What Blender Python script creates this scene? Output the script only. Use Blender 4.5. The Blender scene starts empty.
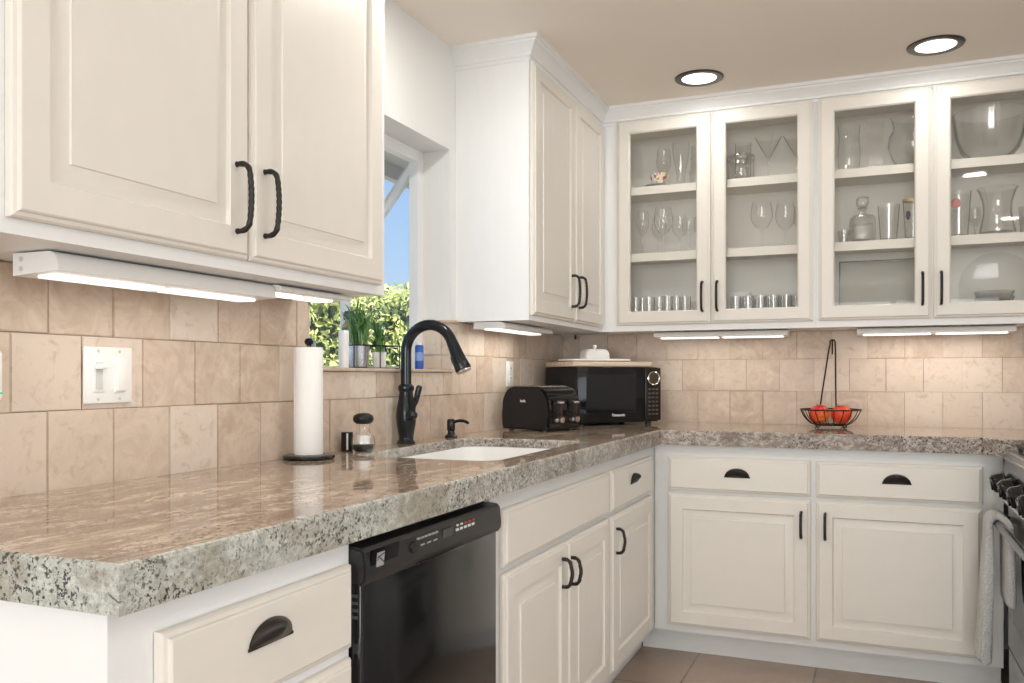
import bpy, bmesh, math, random
from mathutils import Vector, Matrix
random.seed(7)
S = bpy.context.scene
COL = S.collection
PI = math.pi

# ------------------------------------------------------------------ camera
FPX, YAW, CX, CY, CZ, HOR = 858.09, 22.7326, 1.4328, -4.0737, 1.1275, 376.95
cam = bpy.data.cameras.new('camera')
cam.sensor_fit = 'HORIZONTAL'; cam.sensor_width = 36.0
cam.lens = FPX / 1024 * 36.0
cam.shift_y = (HOR - 341.5) / 1024
cam.clip_start = 0.05
camo = bpy.data.objects.new('camera', cam); COL.objects.link(camo)
camo.location = (CX, CY, CZ); camo.rotation_euler = (PI / 2, 0, math.radians(YAW))
S.camera = camo

# ------------------------------------------------------------------ view, sky, sun, fill lamps
S.view_settings.view_transform = 'Standard'; S.view_settings.look = 'None'
S.view_settings.exposure = -0.03; S.view_settings.gamma = 1.0
S.view_settings.use_curve_mapping = False
S.cycles.use_denoising = True
S.cycles.max_bounces = 12; S.cycles.transparent_max_bounces = 32
S.cycles.diffuse_bounces = 5; S.cycles.caustics_reflective = False; S.cycles.caustics_refractive = False
S.cycles.sample_clamp_indirect = 6.0

w = bpy.data.worlds.new('sky'); S.world = w; w.use_nodes = True
nt = w.node_tree; nt.nodes.clear()
wo = nt.nodes.new('ShaderNodeOutputWorld'); bg = nt.nodes.new('ShaderNodeBackground')
tc = nt.nodes.new('ShaderNodeTexCoord'); sp = nt.nodes.new('ShaderNodeSeparateXYZ')
rp = nt.nodes.new('ShaderNodeValToRGB')
rp.color_ramp.elements[0].position = 0.04; rp.color_ramp.elements[0].color = (.58, .76, .96, 1)
rp.color_ramp.elements[1].position = 0.30; rp.color_ramp.elements[1].color = (.33, .54, .92, 1)
_e = rp.color_ramp.elements.new(.62); _e.color = (1.7, 1.85, 2.1, 1)
nt.links.new(tc.outputs['Generated'], sp.inputs[0]); nt.links.new(sp.outputs['Z'], rp.inputs[0])
nt.links.new(rp.outputs[0], bg.inputs[0]); nt.links.new(bg.outputs[0], wo.inputs[0])
bg.inputs[1].default_value = 1.05

def lamp(name, kind, loc, rot, energy, color=(1, 1, 1), **kw):
    d = bpy.data.lights.new(name, kind); d.energy = energy; d.color = color
    for k, v in kw.items(): setattr(d, k, v)
    o = bpy.data.objects.new(name, d); COL.objects.link(o); o.location = loc; o.rotation_euler = rot
    return o
lamp('sun', 'SUN', (6, 2, 9), (math.radians(38), 0, math.radians(55)), 8.0, (1, .95, .86), angle=.01)
# fill lamps added at unseen rear and side glazing, tilted up at the ceiling
lamp('fill_rear', 'AREA', (1.7, -8.92, 1.25), (PI / 2 + .42, 0, 0), 180, (.97, .99, 1), shape='RECTANGLE', size=2.6, size_y=2.0)
lamp('fill_side', 'AREA', (4.42, -3.5, 1.35), (PI / 2 + .50, 0, PI / 2), 37, (.97, .99, 1), shape='RECTANGLE', size=2.2, size_y=1.5)

# ------------------------------------------------------------------ materials
def mat(name, color, rough=.5, metal=0.0, spec=.5, coat=0.0, emit=None, estr=0.0):
    m = bpy.data.materials.new(name); m.use_nodes = True
    b = m.node_tree.nodes['Principled BSDF']
    b.inputs['Base Color'].default_value = (*color, 1); b.inputs['Roughness'].default_value = rough
    b.inputs['Metallic'].default_value = metal; b.inputs['Specular IOR Level'].default_value = spec
    b.inputs['Coat Weight'].default_value = coat
    if emit: b.inputs['Emission Color'].default_value = (*emit, 1); b.inputs['Emission Strength'].default_value = estr
    return m
def nd(m, t): return m.node_tree.nodes.new(t)
def ln(m, a, b): m.node_tree.links.new(a, b)
def bs(m): return m.node_tree.nodes['Principled BSDF']
def noise(m, scale, detail=4, rough=.5, vec=None, dist=0):
    n = nd(m, 'ShaderNodeTexNoise'); n.inputs['Scale'].default_value = scale
    n.inputs['Detail'].default_value = detail; n.inputs['Roughness'].default_value = rough
    n.inputs['Distortion'].default_value = dist
    if vec: ln(m, vec, n.inputs['Vector'])
    return n
def ramp(m, fac, stops):
    r = nd(m, 'ShaderNodeValToRGB'); e = r.color_ramp.elements
    while len(e) < len(stops): e.new(.5)
    for i, (p, c) in enumerate(stops): e[i].position = p; e[i].color = (*c, 1)
    ln(m, fac, r.inputs[0]); return r
def mix(m, fac, a, b, mode='MIX'):
    x = nd(m, 'ShaderNodeMix'); x.data_type = 'RGBA'; x.blend_type = mode
    if isinstance(fac, (int, float)): x.inputs[0].default_value = fac
    else: ln(m, fac, x.inputs[0])
    for i, v in ((6, a), (7, b)):
        if isinstance(v, tuple): x.inputs[i].default_value = (*v, 1)
        else: ln(m, v, x.inputs[i])
    return x.outputs[2]
def bump(m, h, strength=.2, dist=.01):
    b = nd(m, 'ShaderNodeBump'); b.inputs['Strength'].default_value = strength; b.inputs['Distance'].default_value = dist
    ln(m, h, b.inputs['Height']); ln(m, b.outputs[0], bs(m).inputs['Normal'])
def objco(m): return nd(m, 'ShaderNodeTexCoord').outputs['Object']
def geopos(m): return nd(m, 'ShaderNodeNewGeometry').outputs['Position']

def paint(name, c, rough=.38):
    m = mat(name, c, rough)
    n = noise(m, 9, 3); ln(m, mix(m, n.outputs[0], tuple(x * .965 for x in c), tuple(min(1, x * 1.02) for x in c)), bs(m).inputs['Base Color'])
    n2 = noise(m, 160, 2); bump(m, n2.outputs[0], .03, .002)
    return m
CREAM = paint('cream_paint', (.755, .718, .655))
INNER = paint('cabinet_interior', (.83, .80, .745))
WHITE = paint('white_paint', (.83, .835, .83), .4)
WALL = paint('wall_paint', (.80, .80, .785), .7)
CEIL = paint('ceiling_paint', (.90, .835, .75), .85)
GREYP = mat('grey_plastic', (.62, .61, .59), .4)  # grey plastic of screws and the dimmer slot
PLASTIC = mat('white_plastic', (.86, .86, .84), .3)
BRONZE = mat('oil_rubbed_bronze', (.022, .019, .017), .38, .55)
n = noise(BRONZE, 60, 3); ln(BRONZE, mix(BRONZE, n.outputs[0], (.012, .011, .010), (.05, .043, .038)), bs(BRONZE).inputs['Base Color'])
FAUCET = mat('dark_bronze_faucet', (.025, .028, .032), .2, .6)
BLACK = mat('black_gloss', (.007, .007, .008), .08, 0, .35)
BLACKP = mat('black_plastic', (.012, .012, .013), .35, 0, .3)
DWBLACK = mat('dishwasher_black', (.010, .010, .010), .12, 0, .4)
CHROME = mat('chrome', (.75, .75, .76), .12, 1)
STEEL = mat('stainless_steel', (.55, .55, .56), .28, 1)
PORC = mat('white_porcelain', (.88, .88, .87), .12)
PAPER = mat('paper_towel', (.86, .855, .84), .9)
n = noise(PAPER, 220, 2); bump(PAPER, n.outputs[0], .25, .003)
SILVERTXT = mat('silver_print', (.75, .75, .75), .4)
REDTXT = mat('red_print', (.5, .08, .07), .4)
LED = mat('light_diffuser', (1, 1, 1), .4, emit=(1, .97, .92), estr=1.6)
LENS = mat('downlight_lens', (1, 1, 1), .4, emit=(1, .98, .95), estr=1.6)
GREEN = mat('green_led', (.02, .3, .15), .4, emit=(.05, .6, .3), estr=.6)
WOOD = mat('pale_wood', (.62, .47, .31), .5)
wv = nd(WOOD, 'ShaderNodeTexWave'); wv.bands_direction = 'Y'; wv.inputs['Scale'].default_value = 9; wv.inputs['Distortion'].default_value = 5; wv.inputs['Detail'].default_value = 3
ln(WOOD, objco(WOOD), wv.inputs[0]); ln(WOOD, mix(WOOD, wv.outputs[1], (.74, .60, .46), (.66, .51, .37)), bs(WOOD).inputs['Base Color'])

def thin_glass(name, tint, edge, gl=.25, rough=.02):
    m = bpy.data.materials.new(name); m.use_nodes = True; t = m.node_tree; t.nodes.clear()
    o = nd(m, 'ShaderNodeOutputMaterial'); tr = nd(m, 'ShaderNodeBsdfTransparent'); g = nd(m, 'ShaderNodeBsdfGlossy')
    g.inputs['Roughness'].default_value = rough; g.inputs['Color'].default_value = (1, 1, 1, 1)
    lw = nd(m, 'ShaderNodeLayerWeight'); lw.inputs[0].default_value = .5
    r = ramp(m, lw.outputs['Facing'], [(0, tint), (.60, tint), (.95, edge)]); ln(m, r.outputs[0], tr.inputs[0])
    f = nd(m, 'ShaderNodeMath'); f.operation = 'POWER'; ln(m, lw.outputs['Facing'], f.inputs[0]); f.inputs[1].default_value = 4.5
    mu = nd(m, 'ShaderNodeMath'); mu.operation = 'MULTIPLY_ADD'; mu.inputs[1].default_value = .55 * gl; mu.inputs[2].default_value = .045 * gl; ln(m, f.outputs[0], mu.inputs[0])
    mx = nd(m, 'ShaderNodeMixShader'); ln(m, mu.outputs[0], mx.inputs[0]); ln(m, tr.outputs[0], mx.inputs[1]); ln(m, g.outputs[0], mx.inputs[2])
    ln(m, mx.outputs[0], o.inputs[0]); return m
PANE = thin_glass('cabinet_pane', (.985, .985, .98), (.9, .9, .9), .25)
WPANE = thin_glass('window_pane', (.97, .98, .98), (.8, .85, .86), .6)
GLASS = thin_glass('clear_glassware', (.975, .975, .973), (.42, .42, .41), 1.4, .05)
CRYSTAL = thin_glass('cut_crystal', (.93, .93, .925), (.40, .40, .39), 2.0, .14)
SMOKE = thin_glass('amber_glass', (.75, .70, .62), (.25, .22, .2), 1.0)

# travertine, every tile with its own tone (attribute "tone" set per tile)
TRAV = mat('travertine', (.64, .52, .42), .5)
a = nd(TRAV, 'ShaderNodeAttribute'); a.attribute_name = 'tone'
p = geopos(TRAV)
n1 = noise(TRAV, 11, 7, .66, p, 1.2); n2 = noise(TRAV, 30, 6, .7, p, .5)
r1 = ramp(TRAV, a.outputs['Fac'], [(0, (.51, .39, .30)), (.5, (.59, .475, .385)), (1, (.72, .63, .55))])
c1 = mix(TRAV, ramp(TRAV, n1.outputs[0], [(.38, (0, 0, 0)), (.68, (1, 1, 1))]).outputs[0], r1.outputs[0], (.69, .575, .47))
c2 = mix(TRAV, ramp(TRAV, n2.outputs[0], [(.53, (0, 0, 0)), (.72, (.75, .75, .75))]).outputs[0], c1, (.50, .36, .25))
ln(TRAV, c2, bs(TRAV).inputs['Base Color']); bump(TRAV, n2.outputs[0], .18, .004)
GROUT = mat('grout', (.36, .28, .22), .9)

def granite(name, f, top):
    m = mat(name, (.4, .35, .3), .05 if top else .2, 0, .6)
    p = geopos(m)
    mp = nd(m, 'ShaderNodeMapping'); mp.inputs['Scale'].default_value = (1.0, .30, 1.0) if top else (.8, .8, 1.2); mp.inputs['Rotation'].default_value = (0, 0, .35); ln(m, p, mp.inputs[0]); v = mp.outputs[0]
    bw = lambda n, a, b, hi=1.0: ramp(m, n.outputs[0], [(a, (0, 0, 0)), (b, (hi, hi, hi))]).outputs[0]
    sx = nd(m, 'ShaderNodeSeparateXYZ'); ln(m, p, sx.inputs[0])
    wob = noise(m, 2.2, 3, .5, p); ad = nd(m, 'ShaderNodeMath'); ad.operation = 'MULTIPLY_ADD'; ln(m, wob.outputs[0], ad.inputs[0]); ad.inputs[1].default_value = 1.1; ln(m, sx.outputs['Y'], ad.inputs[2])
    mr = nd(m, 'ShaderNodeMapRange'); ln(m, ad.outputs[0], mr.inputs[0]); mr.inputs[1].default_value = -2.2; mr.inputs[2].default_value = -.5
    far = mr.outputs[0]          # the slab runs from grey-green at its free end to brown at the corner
    big = noise(m, 6, 5, .62, v, 1.2); mid = noise(m, 46 * f, 7, .70, v, .6); fine = noise(m, 190 * f, 4, .6, p)
    if top:
        a, b, l, d = (.50, .385, .295), (.31, .215, .155), (.66, .57, .47), (.09, .065, .055)
        c = mix(m, bw(big, .42, .60), a, b); c = mix(m, bw(mid, .50, .58), c, l); c = mix(m, bw(fine, .54, .66, .6), c, b)
    else:
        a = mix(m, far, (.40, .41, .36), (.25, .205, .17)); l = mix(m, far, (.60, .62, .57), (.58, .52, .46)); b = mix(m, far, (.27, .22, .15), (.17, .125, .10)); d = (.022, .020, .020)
        c = mix(m, bw(mid, .44, .58), a, l); c = mix(m, bw(big, .52, .66, .75), c, b); c = mix(m, bw(fine, .50, .62, .75), c, a)
    vein = noise(m, 20 * f, 6, .68, v, 2.0); clump = noise(m, 7, 3, .5, v); spot = noise(m, 120 * f, 4, .65, p, .3)
    th = nd(m, 'ShaderNodeMath'); th.operation = 'MULTIPLY'
    ln(m, bw(spot, .53, .60), th.inputs[0]); ln(m, bw(clump, .36, .56), th.inputs[1])
    c = mix(m, th.outputs[0], c, d)
    r = ramp(m, vein.outputs[0], [(.455, (0, 0, 0)), (.495, (.75, .75, .75)), (.535, (0, 0, 0))])
    c = mix(m, r.outputs[0] if top else bw(vein, .62, .68, .8), c, d if not top else (.17, .125, .10))
    ln(m, c, bs(m).inputs['Base Color']); return m
GRTOP = granite('granite_top', .8, True)
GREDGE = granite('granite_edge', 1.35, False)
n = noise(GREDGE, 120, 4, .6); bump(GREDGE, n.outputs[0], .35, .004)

FLOOR = mat('floor_tile', (.2, .15, .12), .35)
br = nd(FLOOR, 'ShaderNodeTexBrick'); br.offset = 0.0; br.inputs['Scale'].default_value = 1
br.inputs['Brick Width'].default_value = .45; br.inputs['Row Height'].default_value = .45; br.inputs['Mortar Size'].default_value = .004
br.inputs['Color1'].default_value = (.31, .235, .185, 1); br.inputs['Color2'].default_value = (.36, .275, .22, 1); br.inputs['Mortar'].default_value = (.10, .08, .07, 1)
mp = nd(FLOOR, 'ShaderNodeMapping'); mp.inputs['Location'].default_value = (.115, .07, 0); ln(FLOOR, geopos(FLOOR), mp.inputs[0]); ln(FLOOR, mp.outputs[0], br.inputs['Vector'])
fn = noise(FLOOR, 7, 6, .65, geopos(FLOOR), .5)
ln(FLOOR, mix(FLOOR, ramp(FLOOR, fn.outputs[0], [(.4, (0, 0, 0)), (.7, (.7, .7, .7))]).outputs[0], br.outputs[0], (.42, .32, .25)), bs(FLOOR).inputs['Base Color'])
bump(FLOOR, br.outputs['Fac'], -.3, .004)

# ------------------------------------------------------------------ helpers
def finish(bm, smooth=35):
    bmesh.ops.remove_doubles(bm, verts=bm.verts, dist=1e-6)
    bmesh.ops.recalc_face_normals(bm, faces=bm.faces)
def obj(name, bm, m, parent=None, label=None, smooth=35, fin=True):
    if fin: finish(bm)
    me = bpy.data.meshes.new(name); bm.to_mesh(me); bm.free()
    if isinstance(m, (list, tuple)):
        for q in m: me.materials.append(q)
    else: me.materials.append(m)
    if smooth:
        for p in me.polygons: p.use_smooth = True
        me.set_sharp_from_angle(angle=math.radians(smooth))
    o = bpy.data.objects.new(name, me); COL.objects.link(o)
    if parent: o.parent = parent
    if label: o['label'] = label
    return o
def thing(name, label, cat, loc=(0, 0, 0), rz=0, group=None):
    o = bpy.data.objects.new(name, None); COL.objects.link(o); o.empty_display_size = .05
    o.location = loc; o.rotation_euler = (0, 0, rz); o['label'] = label; o['category'] = cat
    if group: o['group'] = group
    return o
def tag(o, label, cat, group=None):
    o['label'] = label; o['category'] = cat
    if group: o['group'] = group
    return o
def struct(o): o['kind'] = 'structure'; return o
def B(): return bmesh.new()
def box(bm, x0, x1, y0, y1, z0, z1, bev=0, seg=2, mi=0):
    t = bmesh.new() if bev else bm
    v = [t.verts.new((x, y, z)) for z in (z0, z1) for y in (y0, y1) for x in (x0, x1)]
    fs = [t.faces.new([v[i] for i in q]) for q in ((0, 2, 3, 1), (4, 5, 7, 6), (0, 1, 5, 4), (2, 6, 7, 3), (0, 4, 6, 2), (1, 3, 7, 5))]
    if bev:
        bmesh.ops.bevel(t, geom=t.edges[:], offset=bev, segments=seg, affect='EDGES', profile=.5)
        for f in t.faces: f.material_index = mi
        merge(bm, t)
    else:
        for f in fs: f.material_index = mi
    return bm
def merge(bm, t, M=None):
    if M is not None: bmesh.ops.transform(t, matrix=M, verts=t.verts)
    mp = {v: bm.verts.new(v.co) for v in t.verts}
    for f in t.faces:
        try:
            g = bm.faces.new([mp[v] for v in f.verts]); g.material_index = f.material_index; g.smooth = f.smooth
        except ValueError: pass
    t.free()
def tube(bm, pts, r, n=10, closed=False, cap=True):
    pts = [Vector(p) for p in pts]; N = len(pts)
    rs = r if isinstance(r, (list, tuple)) else [r] * N
    tang = []
    for i in range(N):
        if closed: t = pts[(i + 1) % N] - pts[i - 1]
        else: t = pts[min(i + 1, N - 1)] - pts[max(i - 1, 0)]
        tang.append(t.normalized())
    up = Vector((0, 0, 1)) if abs(tang[0].z) < .9 else Vector((1, 0, 0))
    nrm = (up - tang[0] * up.dot(tang[0])).normalized(); rings = []
    for i in range(N):
        nrm = (nrm - tang[i] * nrm.dot(tang[i])).normalized(); b = tang[i].cross(nrm)
        rings.append([bm.verts.new(pts[i] + (nrm * math.cos(a) + b * math.sin(a)) * rs[i]) for a in [2 * PI * k / n for k in range(n)]])
    for i in range(N if closed else N - 1):
        A, C = rings[i], rings[(i + 1) % N]
        for k in range(n): bm.faces.new((A[k], A[(k + 1) % n], C[(k + 1) % n], C[k]))
    if cap and not closed: bm.faces.new(rings[0][::-1]); bm.faces.new(rings[-1])
    return bm
def lathe(bm, prof, c=(0, 0, 0), n=28, sx=1, sy=1):
    rings = []
    for r, z in prof:
        if r < 1e-6: rings.append([bm.verts.new((c[0], c[1], c[2] + z))])
        else: rings.append([bm.verts.new((c[0] + r * math.cos(2 * PI * k / n) * sx, c[1] + r * math.sin(2 * PI * k / n) * sy, c[2] + z)) for k in range(n)])
    for A, C in zip(rings, rings[1:]):
        for k in range(n):
            j = (k + 1) % n
            if len(A) == 1 and len(C) == 1: continue
            if len(A) == 1: bm.faces.new((A[0], C[j], C[k]))
            elif len(C) == 1: bm.faces.new((A[k], A[j], C[0]))
            else: bm.faces.new((A[k], A[j], C[j], C[k]))
    return bm
def arc(cx, cy, r, a0, a1, n): return [(cx + r * math.cos(a0 + (a1 - a0) * i / n), cy + r * math.sin(a0 + (a1 - a0) * i / n)) for i in range(n + 1)]
def prism(bm, pts, z0, z1, mi=0, mside=None):
    a = [bm.verts.new((x, y, z0)) for x, y in pts]; b = [bm.verts.new((x, y, z1)) for x, y in pts]
    f = [bm.faces.new(a[::-1]), bm.faces.new(b)]
    for q in f: q.material_index = mi
    for i in range(len(pts)):
        g = bm.faces.new((a[i], a[(i + 1) % len(pts)], b[(i + 1) % len(pts)], b[i])); g.material_index = mi if mside is None else mside
    return bm
def bez(p0, p1, p2, p3, n=12):
    P = [Vector(p) for p in (p0, p1, p2, p3)]; o = []
    for i in range(n + 1):
        t = i / n; u = 1 - t; o.append(P[0] * u ** 3 + P[1] * 3 * u * u * t + P[2] * 3 * u * t * t + P[3] * t ** 3)
    return o
def text(name, s, size, m, parent, M, label=None, bold=.0):
    cu = bpy.data.curves.new('lettering', 'FONT'); cu.body = s; cu.size = size; cu.extrude = .0004; cu.align_x = 'CENTER'; cu.align_y = 'CENTER'; cu.offset = bold
    o = bpy.data.objects.new('lettering', cu); COL.objects.link(o); dg = bpy.context.evaluated_depsgraph_get()
    me = bpy.data.meshes.new_from_object(o.evaluated_get(dg)); bpy.data.objects.remove(o); bpy.data.curves.remove(cu)
    me.transform(M); me.materials.clear(); me.materials.append(m); me.name = name
    r = bpy.data.objects.new(name, me); COL.objects.link(r); r.parent = parent
    return r
def copy_tree(o, loc, rz=None, parent=None):
    c = o.copy(); COL.objects.link(c)
    if parent is None:
        c.location = loc
        if rz is not None: c.rotation_euler = (0, 0, rz)
    else: c.parent = parent
    for ch in list(o.children): copy_tree(ch, None, None, c)
    return c

# ------------------------------------------------------------------ room shell
ZC = 2.345; WY0, WY1, WZ0, WZ1 = -2.118, -1.244, 1.155, 1.965; RX = 2.52
bm = B(); box(bm, -.15, 4.6, -9.1, .15, -.1, 0); struct(obj('floor', bm, FLOOR, smooth=0))
bm = B(); box(bm, -.15, 4.6, -9.1, .15, ZC, ZC + .12); struct(obj('ceiling', bm, CEIL, smooth=0))
bm = B()
box(bm, -.15, 0, -9.1, WY0, 0, ZC); box(bm, -.15, 0, WY1, 0, 0, ZC)
box(bm, -.15, 0, WY0, WY1, 0, WZ0 - .012); box(bm, -.15, 0, WY0, WY1, WZ1, ZC)
wall_left = struct(obj('wall_left', bm, WALL, smooth=0))
bm = B(); box(bm, -.15, RX + .15, 0, .15, 0, ZC); wall_back = struct(obj('wall_back', bm, WALL, smooth=0))
bm = B(); box(bm, RX, RX + .15, -1.62, 0, 0, ZC); struct(obj('wall_right', bm, WALL, smooth=0))
bm = B(); box(bm, RX + .15, 4.6, -1.62, -1.47, 0, ZC); struct(obj('wall_return', bm, WALL, smooth=0))
bm = B(); box(bm, 4.45, 4.6, -4.6, -8.95, 0, ZC); box(bm, 4.45, 4.6, -1.62, -2.4, 0, ZC); box(bm, 4.45, 4.6, -4.6, -2.4, 0, .6); box(bm, 4.45, 4.6, -4.6, -2.4, 2.1, ZC)
struct(obj('wall_side', bm, WALL, smooth=0))
bm = B(); box(bm, 0, .4, -9.1, -8.95, 0, ZC); box(bm, 3.0, 4.6, -9.1, -8.95, 0, ZC); box(bm, .4, 3.0, -9.1, -8.95, 2.25, ZC)
struct(obj('wall_rear', bm, WALL, smooth=0))
def simple_window(name, rects, pane, M):
    bm = B()
    for r in rects: box(bm, *r, bev=.004)
    o = struct(obj(name, bm, WHITE)); g = B(); box(g, *pane); obj('pane', g, WPANE, o, smooth=0); return o
simple_window('window_2', [(.4, .46, -9.06, -9.0, .02, 2.25), (2.94, 3.0, -9.06, -9.0, .02, 2.25), (1.67, 1.73, -9.06, -9.0, .02, 2.25), (.46, 2.94, -9.06, -9.0, 2.19, 2.25), (.46, 2.94, -9.06, -9.0, .02, .1)], (.46, 2.94, -9.032, -9.028, .1, 2.19), None)
simple_window('window_3', [(4.5, 4.56, -4.6, -4.54, .6, 2.1), (4.5, 4.56, -2.46, -2.4, .6, 2.1), (4.5, 4.56, -3.53, -3.47, .66, 2.04), (4.5, 4.56, -4.54, -2.46, 2.04, 2.1), (4.5, 4.56, -4.54, -2.46, .6, .66)], (4.528, 4.532, -4.54, -2.46, .66, 2.04), None)

# backsplash tiles: each tile a tumbled block of one mesh, its tone in an attribute
ZR = [.9085, 1.063, 1.2085, 1.3545]
def tiles(name, parent, place, rows, g=.0014):
    bm = B(); L = bm.verts.layers.float.new('tone'); rnd = random.Random(len(rows) * 7 + 3)
    for (a0, a1, z0, z1) in rows:
        t = bmesh.new(); j = lambda: rnd.uniform(-.0007, .0007)
        d = .0085 + rnd.uniform(-.0005, .0005)
        box(t, a0 + g / 2 + j(), a1 - g / 2 + j(), -d, -.001, z0 + g / 2 + j(), z1 - g / 2 + j())
        fr = [e for e in t.edges if all(v.co.y < -.005 for v in e.verts)]
        bmesh.ops.bevel(t, geom=fr, offset=.0016, segments=2, affect='EDGES')
        tone = min(1, max(0, rnd.gauss(.5, .42)))
        mp = {}
        for v in t.verts:
            q = bm.verts.new(place(v.co)); q[L] = tone; mp[v] = q
        for f in t.faces: bm.faces.new([mp[v] for v in f.verts])
        t.free()
    bmesh.ops.recalc_face_normals(bm, faces=bm.faces)
    return obj(name, bm, TRAV, parent, fin=False)
def rowcuts(a0, a1, origin, pitch):
    k = math.ceil((a0 - origin) / pitch - 1e-6); c = [a0]
    while origin + k * pitch < a1 - .004:
        v = origin + k * pitch
        if v > a0 + .004: c.append(v)
        k += 1
    c.append(a1); return list(zip(c, c[1:]))
rows = []
for i in range(3):
    for a0, a1 in rowcuts(.0, RX, .532 + (.0735 if i == 1 else 0), .1475): rows.append((a0, a1, ZR[i], min(ZR[i + 1], 1.3325)))
tiles('backsplash', wall_back, lambda v: Vector(v), rows)
bm = B(); box(bm, 0, RX, -.004, -.0005, .909, 1.333); obj('grout', bm, GROUT, wall_back, smooth=0)
rows = []
for i in range(3):
    o = -2.926 + (.076 if i == 1 else 0)
    z0, z1 = ZR[i], ZR[i + 1]
    if i == 0: rows += [(a, b, z0, z1) for a, b in rowcuts(-3.348, -.009, o, .1513)]
    elif i == 1:
        rows += [(a, b, z0, z1) for a, b in rowcuts(-3.348, WY0, o, .1513)]
        rows += [(a, b, z0, WZ0 - .012) for a, b in rowcuts(WY0, WY1, o + .02, .1513)]
        rows += [(a, b, z0, z1) for a, b in rowcuts(WY1, -.009, o, .1513)]
    else:
        rows += [(a, b, z0, 1.3325) for a, b in rowcuts(-3.348, WY0, o, .1513)]
        rows += [(WY1, -1.199, z0, 1.325)]
        rows += [(a, b, z0, 1.3325) for a, b in rowcuts(-1.199, -.009, o, .1513)]
tiles('backsplash', wall_left, lambda v: Vector((-v.y, v.x, v.z)), rows)
bm = B(); box(bm, .0005, .004, -3.348, WY0, .909, 1.3325); box(bm, .0005, .004, WY0, WY1, .909, WZ0 - .013); box(bm, .0005, .004, WY1, -.009, .909, 1.3245)
obj('grout', bm, GROUT, wall_left, smooth=0)
# tiled return of the recess (both jambs) and its bullnose cap
rr = [(a, b, z0, z1) for z0, z1 in ((WZ0, 1.2085), (1.2085, 1.325)) for a, b in rowcuts(-.11, .008, -.032, .1513)]
tiles('jamb_tile', wall_left, lambda v: Vector((v.x, WY1 + v.y, v.z)), rr)
tiles('jamb_tile', wall_left, lambda v: Vector((v.x, WY0 - v.y, v.z)), rr)
bm = B(); box(bm, -.105, .016, WY1 - .016, WY1 + .0, 1.3255, 1.337, .004); box(bm, .0005, .014, WY1, -1.199, 1.3255, 1.337, .004)
obj('bullnose', bm, TRAV, wall_left)

# garden window: frame, sloping glass roof, projecting sill board
GX = -.43; ZT = WZ1 - .02; ZS = 1.56
bm = B()
F = .042
box(bm, -.15, -.11, WY0, WY0 + F, WZ0, WZ1, .003); box(bm, -.15, -.11, WY1 - F, WY1, WZ0, WZ1, .003); box(bm, -.15, -.11, WY0 + F, WY1 - F, WZ1 - F, WZ1, .003)
for y0 in (WY0 + .002, WY1 - .032):
    box(bm, GX - .03, GX, y0, y0 + .03, WZ0, ZS + .01, .003)                        # outer posts
    for x0, z0, x1, z1 in ((-.15, ZT - .04, GX, ZS - .02), (-.15, ZT + .01, GX, ZS + .028)):
        dz = .018
    t = bmesh.new(); a = (-.13, ZT); c = (GX - .015, ZS)
    vs = [t.verts.new((x, y, z)) for y in (y0, y0 + .03) for x, z in ((a[0], a[1] - .036), (a[0], a[1] + .012), (c[0], c[1] + .012), (c[0], c[1] - .036))]
    for q in ((0, 1, 2, 3), (4, 7, 6, 5), (0, 4, 5, 1), (1, 5, 6, 2), (2, 6, 7, 3), (3, 7, 4, 0)): t.faces.new([vs[i] for i in q])
    merge(bm, t)
    box(bm, GX, -.15, y0, y0 + .03, WZ0, WZ0 + .012)
box(bm, GX - .03, GX, WY0 + .032, WY1 - .032, ZS - .03, ZS + .01, .003); box(bm, GX - .03, GX, WY0 + .032, WY1 - .032, WZ0, WZ0 + .012, .002)
win = struct(obj('window_1', bm, WHITE, smooth=0))
bm = B()
box(bm, GX - .018, GX - .014, WY0 + .032, WY1 - .032, WZ0 + .012, ZS - .03)
for y in (WY0 + .016, WY1 - .018):
    t = bmesh.new(); vs = [t.verts.new((x, yy, z)) for yy in (y, y + .004) for x, z in ((-.15, WZ0 + .012), (GX, WZ0 + .012), (GX, ZS - .03), (-.15, ZT - .03))]
    for q in ((0, 1, 2, 3), (4, 7, 6, 5), (0, 4, 5, 1), (1, 5, 6, 2), (2, 6, 7, 3), (3, 7, 4, 0)): t.faces.new([vs[i] for i in q])
    merge(bm, t)
obj('pane', bm, WPANE, win, smooth=0)
bm = B()
t = bmesh.new(); vs = [t.verts.new((x, yy, z)) for yy in (WY0 + .032, WY1 - .032) for x, z in ((-.14, ZT - .006), (-.14, ZT), (GX, ZS), (GX, ZS - .006))]
for q in ((0, 1, 2, 3), (4, 7, 6, 5), (0, 4, 5, 1), (1, 5, 6, 2), (2, 6, 7, 3), (3, 7, 4, 0)): t.faces.new([vs[i] for i in q])
merge(bm, t); obj('roof_pane', bm, WPANE, win, smooth=0)
bm = B(); box(bm, GX, .016, WY0 + .001, WY1 - .001, WZ0 - .011, WZ0 - .0005, .003); struct(obj('trim_5', bm, TRAV))

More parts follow.
